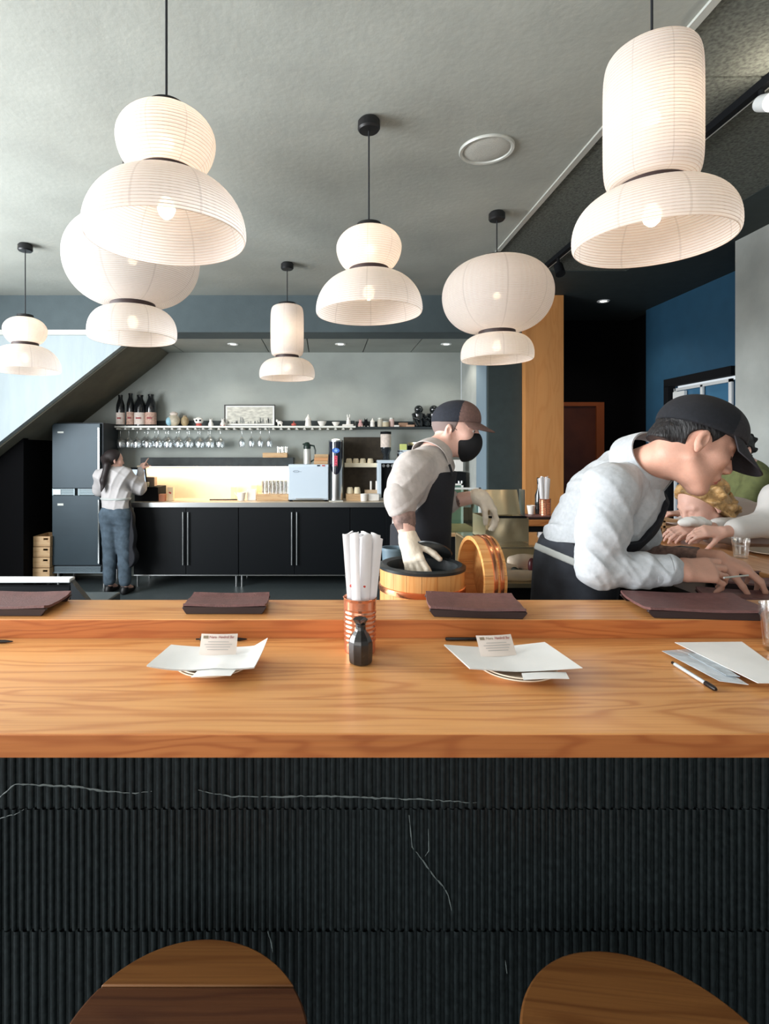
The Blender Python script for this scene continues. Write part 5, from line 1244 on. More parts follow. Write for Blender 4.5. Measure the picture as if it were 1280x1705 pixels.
def torso(S, pts, hw, hd, left, inf=0.0, k=.05):
    "stations along the spine: half widths, half depths; left is the across-body direction"
    pts = [np.array(p, float) for p in pts]
    for i, p in enumerate(pts):
        t = unit(pts[min(i+1, len(pts)-1)]-pts[max(i-1, 0)]); l = unit(left-np.dot(left, t)*t); f = np.cross(l, t)
        L = .5*np.linalg.norm(pts[min(i+1, len(pts)-1)]-pts[max(i-1, 0)])+.02
        S.ell(p, (hd[i]+inf, hw[i]+inf, max(.06, L*1.05)+inf*.5), np.stack([f, l, t], 1), k)
    return S
def skinmat(name, c, rough=.5):
    m = mat(name, c, rough, noise=.07, nscale=28, bump=.12, bscale=220)
    b = m.node_tree.nodes['Principled BSDF']; b.inputs['Subsurface Weight'].default_value = .12; b.inputs['Subsurface Radius'].default_value = (.012, .005, .003); b.inputs['Subsurface Scale'].default_value = 1.0
    return m
m_skin = skinmat('skin_light', srgb(220, 176, 160)); m_skin2 = skinmat('skin_warm', srgb(202, 154, 134)); m_lip = mat('lip', srgb(176, 104, 96), .4)
m_shirt = mat('grey_linen', srgb(176, 168, 163), .85, noise=.07, nscale=60, bump=.35, bscale=26, sheen=.1)
m_shirt2 = mat('blue_grey_linen', srgb(176, 180, 184), .85, noise=.08, nscale=70, bump=.35, bscale=24, sheen=.1)
m_apron = mat('black_canvas', srgb(26, 27, 33), .85, noise=.12, nscale=90); m_apron2 = mat('charcoal_canvas', srgb(48, 52, 60), .9, noise=.3, nscale=16)
m_hair = mat('black_hair', srgb(22, 20, 22), .55, bump=.6, bscale=120, stretch=(1, 1, .25)); m_shoe = mat('black_shoe', srgb(22, 22, 24), .5)
m_jean = mat('grey_blue_denim', srgb(70, 84, 96), .9, noise=.3, nscale=14, bump=.3, bscale=30); m_tr = mat('dark_trouser', srgb(38, 40, 46), .9)
m_glove = mat('translucent_glove', srgb(236, 222, 202), .35, bump=.35, bscale=60); m_mask = mat('black_mask_cloth', srgb(14, 14, 18), .8)
m_capb = mat('navy_cap', srgb(26, 30, 40), .85, noise=.2, nscale=120); m_capf = mat('brown_cap', srgb(104, 80, 74), .85, noise=.15, nscale=120); m_tat = mat('grey_tattoo', srgb(124, 100, 92), .6, noise=.5, nscale=45)
m_tie = mat('grey_ribbon', srgb(176, 180, 178), .7)
def legs(S, pelvis, hips, knees, ankles, r=(.095, .062, .042), inf=0, k=.03):
    for h, kn, an in zip(hips, knees, ankles): S.chain([h, kn, an], [r[0]+inf, r[1]+inf, r[2]+inf], k)
    return S
def shoes(parent, origin, ankles, fwd, z=0.0, m_=None):
    f = unit(fwd)
    for a in ankles:
        S = SDF(); p = np.array((a[0], a[1], z+.035)); S.cap(p-f*.03, p+f*.16, .036, .030, .02); S.cap(p-f*.02+V3(0, 0, .03), p+V3(0, 0, .04), .036, .036, .02)
        S.post(lambda d, P_, z=z: np.maximum(d, z+.002-P_[:, 2])); S.mesh('shoe', .006, m_ or m_shoe, parent, origin)
def collar(parent, origin, c, axis, front, r, m_, h=.040, flap=.050, point=.03, spread=.35):
    ax = unit(axis); f = unit(front-np.dot(front, ax)*ax); l = np.cross(ax, f)
    def stand(u, v):
        a = spread*.6+(2*PI-1.2*spread)*u; d = f*math.cos(a)+l*math.sin(a); return c+d*(r-.006*v)*(1.0 if 1 else 0)+ax*h*v*(.75+.25*(1-math.cos(a))/2)
    def fl(u, v):
        a = spread*.7+(2*PI-1.4*spread)*u; d = f*math.cos(a)+l*math.sin(a); front_ = max(0, math.cos(a))**3
        top = ax*h*(.75+.25*(1-math.cos(a))/2); drop = flap+point*front_
        return c+top+d*(r-.004+.030*v**.8)-ax*drop*v+f*.004*v*front_
    g = G(); g.sheet(lambda u, v: tuple(stand(u, v)-origin), 40, 4, .003); g.sheet(lambda u, v: tuple(fl(u, v)-origin), 40, 6, .003)
    return g.build('collar', m_, parent, smooth=60)
def capobj(parent, origin, H, m_back, m_front, tilt=.10, brim=.078, xf=.018, drop=.0, size=1.0, droop=.30):
    S = SDF(); H2h = H
    S.ell(H.w(-.004, 0, .052), np.array((.109, .089, .094))*H.s*size, H.R, .02); S.ell(H.w(.03, 0, .075), np.array((.070, .070, .066))*H.s*size, H.R, .03)
    def clip(d, P_): q = H.l(P_); return np.maximum(d, (.046+tilt*q[:, 0]-q[:, 2])*H.s)
    S.post(clip)
    S.post(folds(.0012, [(90, 20, 40), (30, 90, -50)], 3))
    o = S.mesh('cap', .0035, [m_back, m_front], parent, origin, lambda c: (H.l(c)[:, 0] > xf).astype(int), label='cap with a darker back' if m_back is not m_front else None)
    g = G()
    def br(u, v):
        a = (u-.5)*2*1.12; x = .094*math.cos(a)*.98; y = .084*math.sin(a)
        ext = brim*(math.cos(a*1.15)**.7 if abs(a*1.15) < PI/2 else 0)
        xx = x+ext*v; yy = y*(1+.02*v); z = .056+tilt*.09-droop*ext*v-5.2*yy*yy*v*(.5+drop)-.004
        return tuple(H.w(xx*size, yy*size, z)-origin)
    g.sheet(br, 28, 10, .0045); g.build('cap_brim', m_front, o, smooth=60)
    return o

# ============ masked chef at the rice tub (faces right, seen from the side)
D = 2.32
O = V3(P(712, 0, D)[0], D, 0)
t = thing('person', 'person in grey shirt, black apron, black mask and brown-fronted cap, gloved hand in a tub', 'person', O)
hx = P(750, 720, D)
H = Head(P(750, 718, D)+V3(.032, .066, -.004), (1, -.48, -.16), (.08, -.03, 1), .95)
nb = P(722, 752, D); nb[1] = D+.02       # neck base
chest = P(704, 810, D); chest[1] = D+.03; belly = P(702, 880, D); belly[1] = D+.03; pel = P(700, 965, D); pel[1] = D+.03; crotch = V3(pel[0], pel[1], .88)
left = unit((.12, 1, 0)); sR = P(688, 782, D-.12); sL = sR*0+P(728, 776, D+.20)
elR = P(667, 836, D-.20); wrR = P(680, 899, 2.08); elL = P(712, 842, D+.26); wrL = P(797, 826, 2.50)
S = SDF(); H.skin(S, mouth=False)
S.cap(H.w(-.020, 0, -.045), nb+V3(.01, 0, 0), .056, .062, .03)
torso(S, [crotch, pel, belly, chest, nb-V3(0, 0, .10)], [.15, .15, .135, .145, .10], [.10, .10, .095, .095, .06], left)
S.chain([sR, elR, wrR], [.050, .044, .029], .03); S.cap(elR+(wrR-elR)*.15, elR+(wrR-elR)*.45, .043, .040, .02)
S.chain([sL, elL, wrL], [.050, .042, .028], .03)
hips = [V3(pel[0], D-.07, .90), V3(pel[0], D+.13, .90)]; kn = [V3(pel[0]+.02, D-.09, .50), V3(pel[0]+.06, D+.15, .50)]; an = [V3(pel[0]-.02, D-.10, .09), V3(pel[0]+.08, D+.15, .09)]
legs(S, pel, hips, kn, an)
handR_f = unit(P(690, 938, 2.02)-wrR); 
def handR(S, g=0): 
    return hand(S, wrR, handR_f, unit((-.25, -.9, .15)), 1, [(.35, .35, .2), (.45, .4, .25), (.45, .45, .3), (.4, .4, .3)], spread=(.26, .08, -.08, -.22), thumb=((.2, .9), (.1, -.2), (.1, -.1)), sc_=1.02+g)
handL_f = unit(P(822, 848, 2.50)-wrL)
def handL(S, g=0):
    return hand(S, wrL, handL_f, unit((.75, -.25, .55)), -1, [(.55, .5, .3), (.6, .55, .35), (.65, .6, .4), (.7, .6, .4)], thumb=((.5, .5), (.2, -.2), (.1, -.1)), sc_=1.0+g)
handR(S); handL(S)
tatR = (elR+(wrR-elR)*.10, elR+(wrR-elR)*.66); tatL = (elL+(wrL-elL)*.45, elL+(wrL-elL)*.62)
def skinm(c):
    m = np.zeros(len(c), int)
    for a, b in (tatR, tatL):
        ax = b-a; tt = (c-a)@ax/(ax@ax); dd = np.linalg.norm(c-(a+np.clip(tt, 0, 1)[:, None]*ax), axis=1)
        w_ = .12*np.sin(c@np.array((90, 60, 120))); m[(tt > 0+w_) & (tt < 1+w_) & (dd < .06)] = 1
    return m
S.mesh('body', .0038, [m_skin, m_tat], t, O, skinm)
# gloves
def near(W, f, lim=-.012):
    return lambda d, P_: np.maximum(d, lim-((P_-W)@f))
for nm, fn, W, f, pv in (('glove', handR, wrR, handR_f, elR), ('glove', handL, wrL, handL_f, elL)):
    S = SDF(); fn(S); S.pr = [(lambda P_, f0=f0: f0(P_)-.0022, k, m) for f0, k, m in S.pr]; a = unit(W-pv)
    S.cap(W-a*.012, W+f*.012, .036, .036, .010); S.cap(W+f*.01, W+f*.045, .034, .030, .015); S.post(folds(.0012, [(300, 80, 200), (100, 300, 120)], 5))
    S.mesh(nm, .0030, m_glove, t, O)
# shirt
S = SDF()
torso(S, [pel+V3(0, 0, -.02), belly, chest, nb-V3(.008, 0, .072)], [.165, .155, .170, .138], [.115, .115, .122, .084], left, .006)
slR = elR+(wrR-elR)*.06; slL = elL+(wrL-elL)*.42
S.chain([nb+V3(-.012, -.04, -.026), sR+V3(0, 0, -.006)], [.050, .070], .04); S.chain([sR, (sR+elR)/2+V3(-.004, 0, 0), slR], [.076, .070, .058], .03)
S.cap(elR+(wrR-elR)*-.02, slR, .060, .059, .01)
S.chain([nb+V3(-.01, .05, -.026), sL], [.050, .066], .04); S.chain([sL, elL, slL], [.070, .062, .054], .03)
S.post(folds(.015, [(80, 20, 60), (56, 10, -72), (110, 20, 10)], 11))
def neckcut(d, P_):
    q = P_-(nb+V3(.02, 0, .02)); return np.maximum(d, -(np.linalg.norm(q*np.array((1, 1, .7)), axis=1)-.058))
S.post(neckcut)
S.mesh('shirt', .0045, m_shirt, t, O)
collar(t, O, nb+V3(.004, -.0, -.022), unit(H.w(-.02, 0, -.05)-nb+V3(-.02, 0, .03)), V3(1, -.25, -.2), .071, m_shirt, .050, .062, .040)
S = SDF(); a = unit(elR-wrR)     # rolled cuff
for k_ in range(2): S.cap(slR+a*(.018*k_), slR+a*(.018*k_+.012), .060+.002*k_, .062, .006)
S.post(folds(.0015, [(120, 20, 90)], 2)); S.mesh('rolled_cuff', .004, m_shirt, t, O)
# apron
def apron_region(C, fwd, tab):
    zs_, fs_ = zip(*sorted(tab))
    def fn(d, P_):
        q = P_-C; f = q@fwd; z = P_[:, 2]; g = np.interp(z, zs_, fs_); d = np.maximum(d, g-f); return np.maximum(d, z-zs_[-1])
    return fn
S = SDF()
torso(S, [V3(pel[0], pel[1], .70), V3(pel[0], pel[1], .88), pel, belly, chest, nb-V3(.0, 0, .035)], [.20, .19, .168, .158, .172, .145], [.135, .130, .118, .118, .126, .092], left, .010)
zt = Z(786, D-.1)
tab = [(zt, .062), (Z(800, D), .050), (Z(830, D), .022), (Z(850, D), -.030), (Z(862, D), -.085), (Z(885, D), -.16), (.5, -.3)]
S.post(folds(.003, [(40, 12, 20), (70, 20, -18)], 8)); S.post(apron_region(chest, unit((1, -.22, 0)), tab))
S.mesh('apron', .0045, m_apron, t, O)
G().tube([tuple(np.array(p)-O) for p in [P(753, 792, D-.12), P(751, 783, D-.115), P(748, 774, D-.10)]], .005, 6).build('apron_strap', m_apron, t)
# trousers and shoes
S = SDF(); torso(S, [crotch, pel], [.165, .165], [.115, .115], left, .004); legs(S, pel, hips, kn, an, (.11, .08, .062)); S.post(folds(.004, [(20, 20, 60)], 4)); S.mesh('trousers', .008, m_tr, t, O)
shoes(t, O, an, (1, 0, 0))
# mask, cap, hair, eyes
S = SDF(); S.ell(H.w(.052, 0, -.052), np.array((.070, .064, .074))*H.s, H.R, .02); S.ell(H.w(.098, 0, -.030), np.array((.026, .028, .040))*H.s, H.R, .03)
def mclip(d, P_): 
    q = H.l(P_); top = .010-.10*np.abs(q[:, 1])*0+.10*(q[:, 0]-.10); return np.maximum(np.maximum(d, (q[:, 2]-top)*H.s), ((.026+.30*np.abs(q[:, 2]+.045))-q[:, 0])*H.s)
S.post(mclip); S.mesh('face_mask', .003, m_mask, t, O)
for y in (-1, 1):
    G().tube([tuple(H.w(*p)-O) for p in ((.048, y*.053, -.002), (.022, y*.070, .014), (-.004, y*.078, .030), (-.022, y*.078, .020))], .0014, 6).tube([tuple(H.w(*p)-O) for p in ((.042, y*.052, -.078), (.014, y*.066, -.050), (-.010, y*.076, -.026))], .0014, 6).build('mask_strap', m_mask, t)
    G().ball(tuple(H.w(.0815, y*.031, .017)-O), .0130*H.s, 10).build('eye', mat('eye_white', srgb(216, 208, 204), .25), t)
    G().ball(tuple(H.w(.0905, y*.0315, .016)-O), .0055*H.s, 8).build('iris', mat('dark_iris', srgb(30, 22, 20), .2), t)
    G().tube([tuple(H.w(*p)-O) for p in ((.092, y*.014, .038), (.088, y*.032, .043), (.074, y*.048, .040))], .003, 6).build('eyebrow', m_hair, t)
S = SDF(); S.ell(H.w(-.012, 0, .040), np.array((.098, .0795, .084))*H.s, H.R, .02)
S.post(lambda d, P_: (lambda q: np.maximum(d, np.maximum(q[:, 0]-.012-.3*q[:, 2], -.030-q[:, 2])*H.s))(H.l(P_)))
S.mesh('hair', .0035, mat('shaved_hair', srgb(120, 104, 100), .8), t, O)
capobj(t, O, H, m_capb, m_capf, .10, .084, .030, 0, 1.0, .44)

# ============ leaning chef (faces right, bent over the boards)
D = 1.95
O = V3(P(965, 0, 2.0)[0], 2.02, 0)
t2 = thing('person', 'person in pale linen shirt and dark cap leaning over brown boards, apron tied behind', 'person', O)
H = Head(P(1170, 741, 1.66)+V3(.022, .086, -.004), (.83, -.22, -.51), (.51, .0, .86), 1.10)
nb = P(1074, 778, 1.86); nb[1] += .03
chest = P(1018, 838, 2.0); belly = P(974, 900, 2.05); pel = P(957, 968, 2.08); pel[1] = 2.08; crotch = V3(pel[0]-.01, 2.08, .93)
left = unit((0, 1, .05)); sR = P(1018, 815, 1.80); sL = P(1056, 812, 2.12)
elR = P(990, 948, 1.78); wrR = P(1133, 950, 1.72); elL = P(1075, 925, 2.16); wrL = P(1195, 930, 1.92)
S = SDF(); H.skin(S)
S.chain([H.w(-.035, 0, -.045), nb], [.056, .064], .04); S.cap(H.w(-.01, 0, -.055), nb+V3(.035, 0, -.02), .034, .046, .025)
torso(S, [crotch, pel, belly, chest, nb-unit(nb-chest)*.10], [.15, .15, .14, .145, .10], [.10, .10, .095, .095, .06], left)
S.chain([sR, elR, wrR], [.050, .044, .030], .03); S.chain([sL, elL, wrL], [.050, .044, .030], .03)
hips = [V3(pel[0], 1.98, .93), V3(pel[0], 2.18, .93)]; kn = [V3(pel[0]-.02, 1.97, .50), V3(pel[0]+.05, 2.2, .50)]; an = [V3(pel[0]-.06, 1.97, .09), V3(pel[0]+.03, 2.2, .09)]
legs(S, pel, hips, kn, an)
fR = unit((1, .12, -.02))
hand(S, wrR, fR, unit((.02, -.62, .62)), 1, [(.18, .95, .45), (.22, .85, .55), (.32, .8, .5), (.45, .7, .5)], spread=(.10, .03, -.06, -.14), thumb=((.75, .35), (.15, -.25), (.2, -.1)), sc_=1.20)
fL = unit((.75, -.25, -.30))
hand(S, wrL, fL, unit((.35, -.45, .75)), -1, [(.35, .45, .3), (.4, .5, .3), (.5, .5, .3), (.6, .5, .3)], spread=(.18, .05, -.08, -.22), thumb=((.4, .6), (.1, -.2), (.1, -.1)), sc_=1.06)
tl = (elL+(wrL-elL)*.0, elL+(wrL-elL)*.80)
def skin2(c):
    m = np.zeros(len(c), int); a, b = tl; ax = b-a; tt = (c-a)@ax/(ax@ax); dd = np.linalg.norm(c-(a+np.clip(tt, 0, 1)[:, None]*ax), axis=1)
    m[(tt > 0) & (tt < 1) & (dd < .07)] = 1
    q = H.l(c); m[(q[:, 0] > .090) & (np.abs(q[:, 2]+.056) < .0115) & (np.abs(q[:, 1]) < .022)] = 2
    return m
S.mesh('body', .0034, [m_skin2, m_tat, m_lip], t2, O, skin2)
# shirt
S = SDF(); bd = unit(nb-chest)
torso(S, [pel+V3(.0, 0, .04), belly, chest, nb-bd*.070], [.160, .160, .178, .138], [.112, .118, .130, .086], left, .008)
S.cap(chest+V3(-.05, 0, .02), belly+V3(-.03, 0, .0), .095, .10, .06)
slR = elR+(wrR-elR)*.86
S.chain([nb-bd*.02+V3(-.02, -.045, .0), sR+V3(-.008, .01, 0)], [.045, .078], .05)
S.chain([sR, (sR+elR)/2+V3(-.004, 0, 0), elR+V3(.008, 0, .012)], [.084, .078, .066], .03)
S.chain([elR+V3(.01, 0, .004), elR*.45+wrR*.55+V3(0, 0, -.002), slR], [.068, .054, .046], .02)
S.cap(elR*.22+wrR*.78, slR, .0475, .0475, .006)
S.chain([nb-bd*.02+V3(-.01, .05, -.02), sL], [.045, .072], .05); S.chain([sL, (sL*.3+elL*.7)], [.080, .066], .03)
S.post(folds(.013, [(80, 10, 50), (104, 8, -50), (50, 30, 90)], 21)); S.post(folds(.006, [(130, 30, 100), (110, 60, -140)], 5))
def neck2(d, P_):
    a = nb+bd*.03; b = H.w(-.03, 0, -.05); ax = b-a; tt = np.clip((P_-a)@ax/(ax@ax), 0, 1); return np.maximum(d, -(np.linalg.norm(P_-(a+tt[:, None]*ax), axis=1)-.066))
S.post(neck2)
S.mesh('shirt', .0042, m_shirt2, t2, O)
G().cyl(tuple(slR-unit(wrR-elR)*.045-O), tuple(slR+unit(wrR-elR)*.004-O), .0500, .0485, 28).build('cuff', m_shirt2, t2, bevel=.003)
collar(t2, O, nb+bd*.030+V3(.004, 0, -.006), unit(H.w(-.035, 0, -.045)-nb+V3(-.0, 0, .03)), V3(.55, -.1, -.8), .090, m_shirt2, .056, .080, .060)
# apron: bib hangs from the neck on the belly side, skirt wraps the hips
S = SDF()
torso(S, [V3(pel[0]-.02, 2.08, .70), V3(pel[0]-.01, 2.08, .90), pel, belly, chest, nb-bd*.05], [.20, .19, .176, .170, .186, .145], [.122, .120, .120, .128, .142, .098], left, .014)
S.cap(pel+V3(-.02, 0, .06), V3(pel[0]-.030, 2.08, .85), .118, .140, .05)
up_ = unit(nb-belly); fw_ = unit(np.cross(left, up_))
zw = Z(892, 2.05)
def ap2(d, P_):
    q = P_-belly; u = q@up_; f = q@fw_; g = np.interp(u, [-.02, .05, .12, .22, .30], [-.02, .035, .065, .090, .105])
    bib = np.maximum(g-f, u-.285); skirt = (P_[:, 2]-(zw+.10*(P_[:, 0]-pel[0])))
    return np.maximum(d, np.minimum(bib, skirt))
S.post(folds(.004, [(30, 12, 14), (60, 22, 8)], 9)); S.post(ap2)
S.mesh('apron', .0045, [m_apron2, m_apron], t2, O, lambda c: ((c-belly)@up_ > .03).astype(int))
# waist ribbon following the apron round the back
zr0, zr1 = Z(916, 2.0), Z(934, 2.0)
S2 = SDF(); S2.pr = [(lambda P_, f0=f0: f0(P_)-.004, k, m) for f0, k, m in S.pr]; S2.lo, S2.hi = S.lo.copy(), S.hi.copy()
S2.lo[2] = zr0-.16; S2.hi[2] = zr0+.06
def rib(d, P_):
    z = P_[:, 2]; zc = zr0-.004-.40*(P_[:, 0]-P(912, 0, 2.0)[0]); return np.maximum(d, np.abs(z-zc)-.0135)
S2.posts = [S.posts[0], rib]
S2.mesh('apron_tie', .0035, m_tie, t2, O, smooth_it=1)
S = SDF(); torso(S, [crotch, V3(pel[0], 2.08, 1.0)], [.165, .165], [.115, .115], left, .004); legs(S, pel, hips, kn, an, (.11, .08, .062)); S.mesh('trousers', .008, m_tr, t2, O)
shoes(t2, O, an, (1, 0, 0))
# hair and cap
S = SDF(); S.ell(H.w(-.010, 0, .040), np.array((.103, .082, .089))*H.s, H.R, .02); S.ell(H.w(-.085, 0, -.020), np.array((.030, .050, .035))*H.s, H.R, .04)
def hclip(d, P_):
    q = H.l(P_); face = np.maximum(q[:, 0]-(.030+.10*np.maximum(q[:, 2], 0)), 0)
    d = np.maximum(d, (q[:, 0]-(.022+.5*(q[:, 2]-.02)))*H.s); d = np.maximum(d, (-.022-.55*(q[:, 0]+.0)*(-1)-q[:, 2])*H.s if False else (-(q[:, 2]+.030+.0*q[:, 0]))*H.s)
    return np.maximum(d, -(np.linalg.norm((q-np.array((-.010, -.08, .0)))*np.array((1, .6, .9)), axis=1)-.030)*H.s)
S.post(hclip); S.post(folds(.0022, [(160, 40, 60), (70, 90, 160)], 4)); S.mesh('hair', .0034, m_hair, t2, O)
capobj(t2, O, H, mat('black_cap', srgb(22, 24, 30), .9, noise=.2, nscale=120), mat('charcoal_cap_front', srgb(44, 42, 46), .85, noise=.2, nscale=120), .16, .084, .045, .25, 1.07, .62)
for y in (-1, 1):
    G().tube([tuple(H.w(*p)-O) for p in ((.093, y*.014, .036), (.090, y*.032, .041), (.076, y*.050, .036))], .0032, 6).build('eyebrow', m_hair, t2)
    G().tube([tuple(H.w(*p)-O) for p in ((.091, y*.018, .012), (.0945, y*.031, .009), (.085, y*.045, .012))], .0014, 6).build('eyelashes', m_hair, t2)
# small garnish tool in the fingers
G().cyl(tuple(P(1205, 962, 1.70)-O), tuple(P(1245, 958, 1.74)-O), .003, n=8).build('chopstick_tip', m_trimw, t2)

# ============ barista, seen from behind at the back counter
D = 6.28
def B(px, py, d=D): return P(px, py, d)
O = V3(B(192, 0)[0], D, 0)
t3 = thing('person', 'person seen from behind in white shirt, grey-blue jeans and dark apron, tapping the tablet till', 'person', O)
H = Head(B(188, 768)+V3(0, .02, 0), (.80, .60, -.10), (0, 0, 1), .98)
nb = B(186, 783); chest = B(190, 800); belly = B(193, 828); pel = B(193, 852); left = unit((-1, .25, 0))
sR = B(209, 790); sL = B(168, 792); elR = B(226, 812)+V3(0, .12, 0); wrR = B(222, 783)+V3(0, .26, 0); elL = B(166, 815, D+.15); wrL = B(188, 822, D+.3)
hips = [V3(pel[0]-.08, D+.0, .88), V3(pel[0]+.08, D+.0, .88)]; kn = [B(182, 905)+V3(0, .03, 0), B(206, 905)+V3(0, .02, 0)]; an = [B(179, 968)+V3(0, .05, 0), B(208, 970)+V3(0, .0, 0)]
an[0][2] = .10; an[1][2] = .10
S = SDF(); H.skin(S); S.cap(H.w(-.015, 0, -.05), nb, .045, .052, .03)
torso(S, [V3(pel[0], D, .86), pel, belly, chest, nb-V3(0, 0, .04)], [.14, .145, .12, .14, .10], [.10, .10, .085, .09, .06], left)
S.chain([sR, elR, wrR], [.042, .036, .024], .03); S.chain([sL, elL, wrL], [.042, .036, .024], .03); legs(S, pel, hips, kn, an, (.085, .058, .036))
hand(S, wrR, (.15, .5, .8), (-.3, -.8, .3), -1, [(.1, .1, .1), (.8, .8, .5), (.9, .9, .5), (.9, .9, .5)], sc_=.95); hand(S, wrL, (.8, .5, 0), (0, -.5, .8), 1, [(.3, .3, .2)]*4, sc_=.95)
for a in an: S.cap(a, a+V3(.03, .12, -.055), .034, .028, .02)
S.mesh('body', .007, m_skin, t3, O)
S = SDF(); torso(S, [pel+V3(0, 0, .05), belly, chest, nb-V3(0, 0, .04)], [.150, .165, .175, .12], [.11, .125, .12, .08], left, .006)
S.chain([nb+V3(.05, 0, -.02), sR, elR+V3(0, 0, -.01)], [.05, .075, .085], .04); S.chain([elR, elR*.35+wrR*.65], [.078, .045], .03); S.chain([elR*.4+wrR*.6, wrR], [.042, .034], .02)
S.chain([nb+V3(-.05, 0, -.02), sL, elL, wrL*.6+elL*.4], [.05, .075, .075, .05], .04)
S.post(folds(.020, [(30, 10, 50), (60, 5, -30)], 31)); S.mesh('shirt', .007, mat('white_cotton', srgb(182, 178, 178), .8, bump=.2, bscale=30), t3, O)
S = SDF(); torso(S, [V3(pel[0], D, .90), pel+V3(0, 0, .02)], [.165, .155], [.118, .108], left, .004); legs(S, pel, hips, kn, [a+V3(0, 0, .05) for a in an], (.108, .086, .068)); S.cap(V3(pel[0]-.05, D-.005, .90), V3(pel[0]+.05, D-.005, .90), .125, .125, .04); S.post(folds(.012, [(12, 10, 80), (40, 10, 60)], 33)); S.mesh('jeans', .007, m_jean, t3, O)
S = SDF(); torso(S, [V3(pel[0]+.05, D+.03, .42), V3(pel[0]+.03, D+.02, .66), V3(pel[0]+.02, D+.02, .86), pel, belly, chest], [.20, .20, .19, .165, .160, .17], [.15, .15, .14, .13, .12, .12], left, .008)
S.post(lambda d, P_: np.maximum(d, np.minimum(np.maximum(.035-(P_-belly)@unit((.45, 1, 0)), P_[:, 2]-belly[2]+.03), np.maximum(np.abs(P_[:, 2]-(belly[2]-.05))-.022, 0*P_[:, 2]))))
S.mesh('apron', .007, m_apron, t3, O)
S = SDF(); torso(S, [pel, belly], [.166, .166], [.125, .127], left, .014); S.post(lambda d, P_: np.maximum(d, np.abs(P_[:, 2]-(belly[2]-.015))-.012)); S.mesh('apron_tie', .005, m_tie, t3, O)
for x0_, x1_ in (((nb[0]-.06), belly[0]+.06), ((nb[0]+.06), belly[0]-.08)):
    pass
S = SDF(); S.ell(H.w(-.014, 0, .040), (.108, .088, .098), H.R, .02); S.ell(H.w(-.06, 0, -.02), (.05, .06, .06), H.R, .03)
S.chain([H.w(-.11, 0, .02), B(178, 775, D-.12), B(172, 800, D-.15), B(171, 838, D-.14)], [.04, .035, .034, .018], .03)
S.post(lambda d, P_: np.maximum(d, (H.l(P_)[:, 0]-.035-.4*(H.l(P_)[:, 2]-.05)))); S.post(folds(.003, [(80, 80, 20)], 2)); S.mesh('long_ponytail', .006, mat('dark_brown_hair', srgb(34, 26, 26), .55), t3, O)
shoes(t3, O, an, (.25, 1, 0))

# ============ guests at the side branch
def guest(label, O, H, nb, chest, belly, pel, left, arms, hair, shirt, seatz=.74, hs=1.0, fo=(.006, 41), kf=(-1, 0, 0), hands=None, skinm_=m_skin):
    t = thing('person', label, 'person', O); S = SDF(); H.skin(S); S.cap(H.w(-.015, 0, -.05), nb, .048, .055, .03)
    torso(S, [pel, belly, chest, nb-unit(nb-chest)*.04], [.15, .13, .14, .11], [.11, .095, .095, .065], left)
    kf = unit(kf)
    hp = [pel+left*.09-V3(0, 0, .05), pel-left*.09-V3(0, 0, .05)]; kn = [h+kf*.42+V3(0, 0, .02) for h in hp]; an = [k+V3(0, 0, 0)-kf*.05 for k in kn]
    for a in an: a[2] = .33
    legs(S, pel, hp, kn, an)
    for s_, e_, w_ in arms: S.chain([s_, e_, w_], [.045, .040, .027], .03)
    for hnd in hands or []: hnd(S)
    S.mesh('body', .0050, skinm_, t, O)
    S = SDF(); torso(S, [pel, belly, chest, nb-unit(nb-chest)*.05], [.17, .155, .17, .125], [.125, .115, .12, .085], left, .008)
    for s_, e_, w_ in arms: S.chain([nb+(s_-nb)*.4-V3(0, 0, .03), s_, e_, e_+(w_-e_)*.72], [.05, .070, .064, .052], .04)
    S.post(folds(fo[0], [(34, 20, 40), (20, 44, -30), (60, 20, 10)], fo[1])); S.mesh('shirt', .006, shirt, t, O)
    S = SDF(); torso(S, [pel, pel+V3(0, 0, .06)], [.165, .16], [.12, .12], left, .006); legs(S, pel, hp, kn, [a+V3(0, 0, .03) for a in an], (.105, .08, .06)); S.mesh('trousers', .009, m_tr, t, O)
    hair(S, H, t, O); shoes(t, O, an, kf, .235)
    return t
m_blond = mat('blond_hair', srgb(178, 142, 94), .45, noise=.45, nscale=22, bump=1.0, bscale=50, stretch=(1, 1, 1))
def curls(m_, seed, n=90, rr=.024, face=.03, low=-.06, ears=True):
    def fn(S, H, t, O):
        S = SDF(); S.ell(H.w(-.014, 0, .040), np.array((.112, .090, .106))*H.s, H.R, .02)
        if not ears: S.ell(H.w(-.035, 0, -.02), (.100, .100, .10), H.R, .03)
        rng = np.random.RandomState(seed)
        for i in range(n):
            v = rng.normal(size=3); v /= np.linalg.norm(v)
            if (v[2] < -.75 and ears) or v[0] > .55: continue
            c = np.array((-.022, 0, .030 if v[2] > 0 or ears else -.02))+v*np.array((.112, .094 if ears else .104, .102)); S.ell(H.w(*c), np.array((rr*rng.uniform(.8, 1.5), rr*.42, rr*.7))*H.s, frame(rng.normal(size=3), rng.normal(size=3)), .014)
        S.post(lambda d, P_: (lambda q: np.maximum(np.maximum(d, (q[:, 0]-(face+.55*(q[:, 2]-.02)))), -(q[:, 2]-low)))(H.l(P_)))
        if ears: S.post(lambda d, P_: np.maximum(d, -(np.minimum(np.linalg.norm((H.l(P_)-np.array((-.008, -.085, .002)))*np.array((1, .6, .9)), axis=1), np.linalg.norm((H.l(P_)-np.array((-.008, .085, .002)))*np.array((1, .6, .9)), axis=1))-.026)))
        S.mesh('hair', .0042, m_, t, O)
    return fn
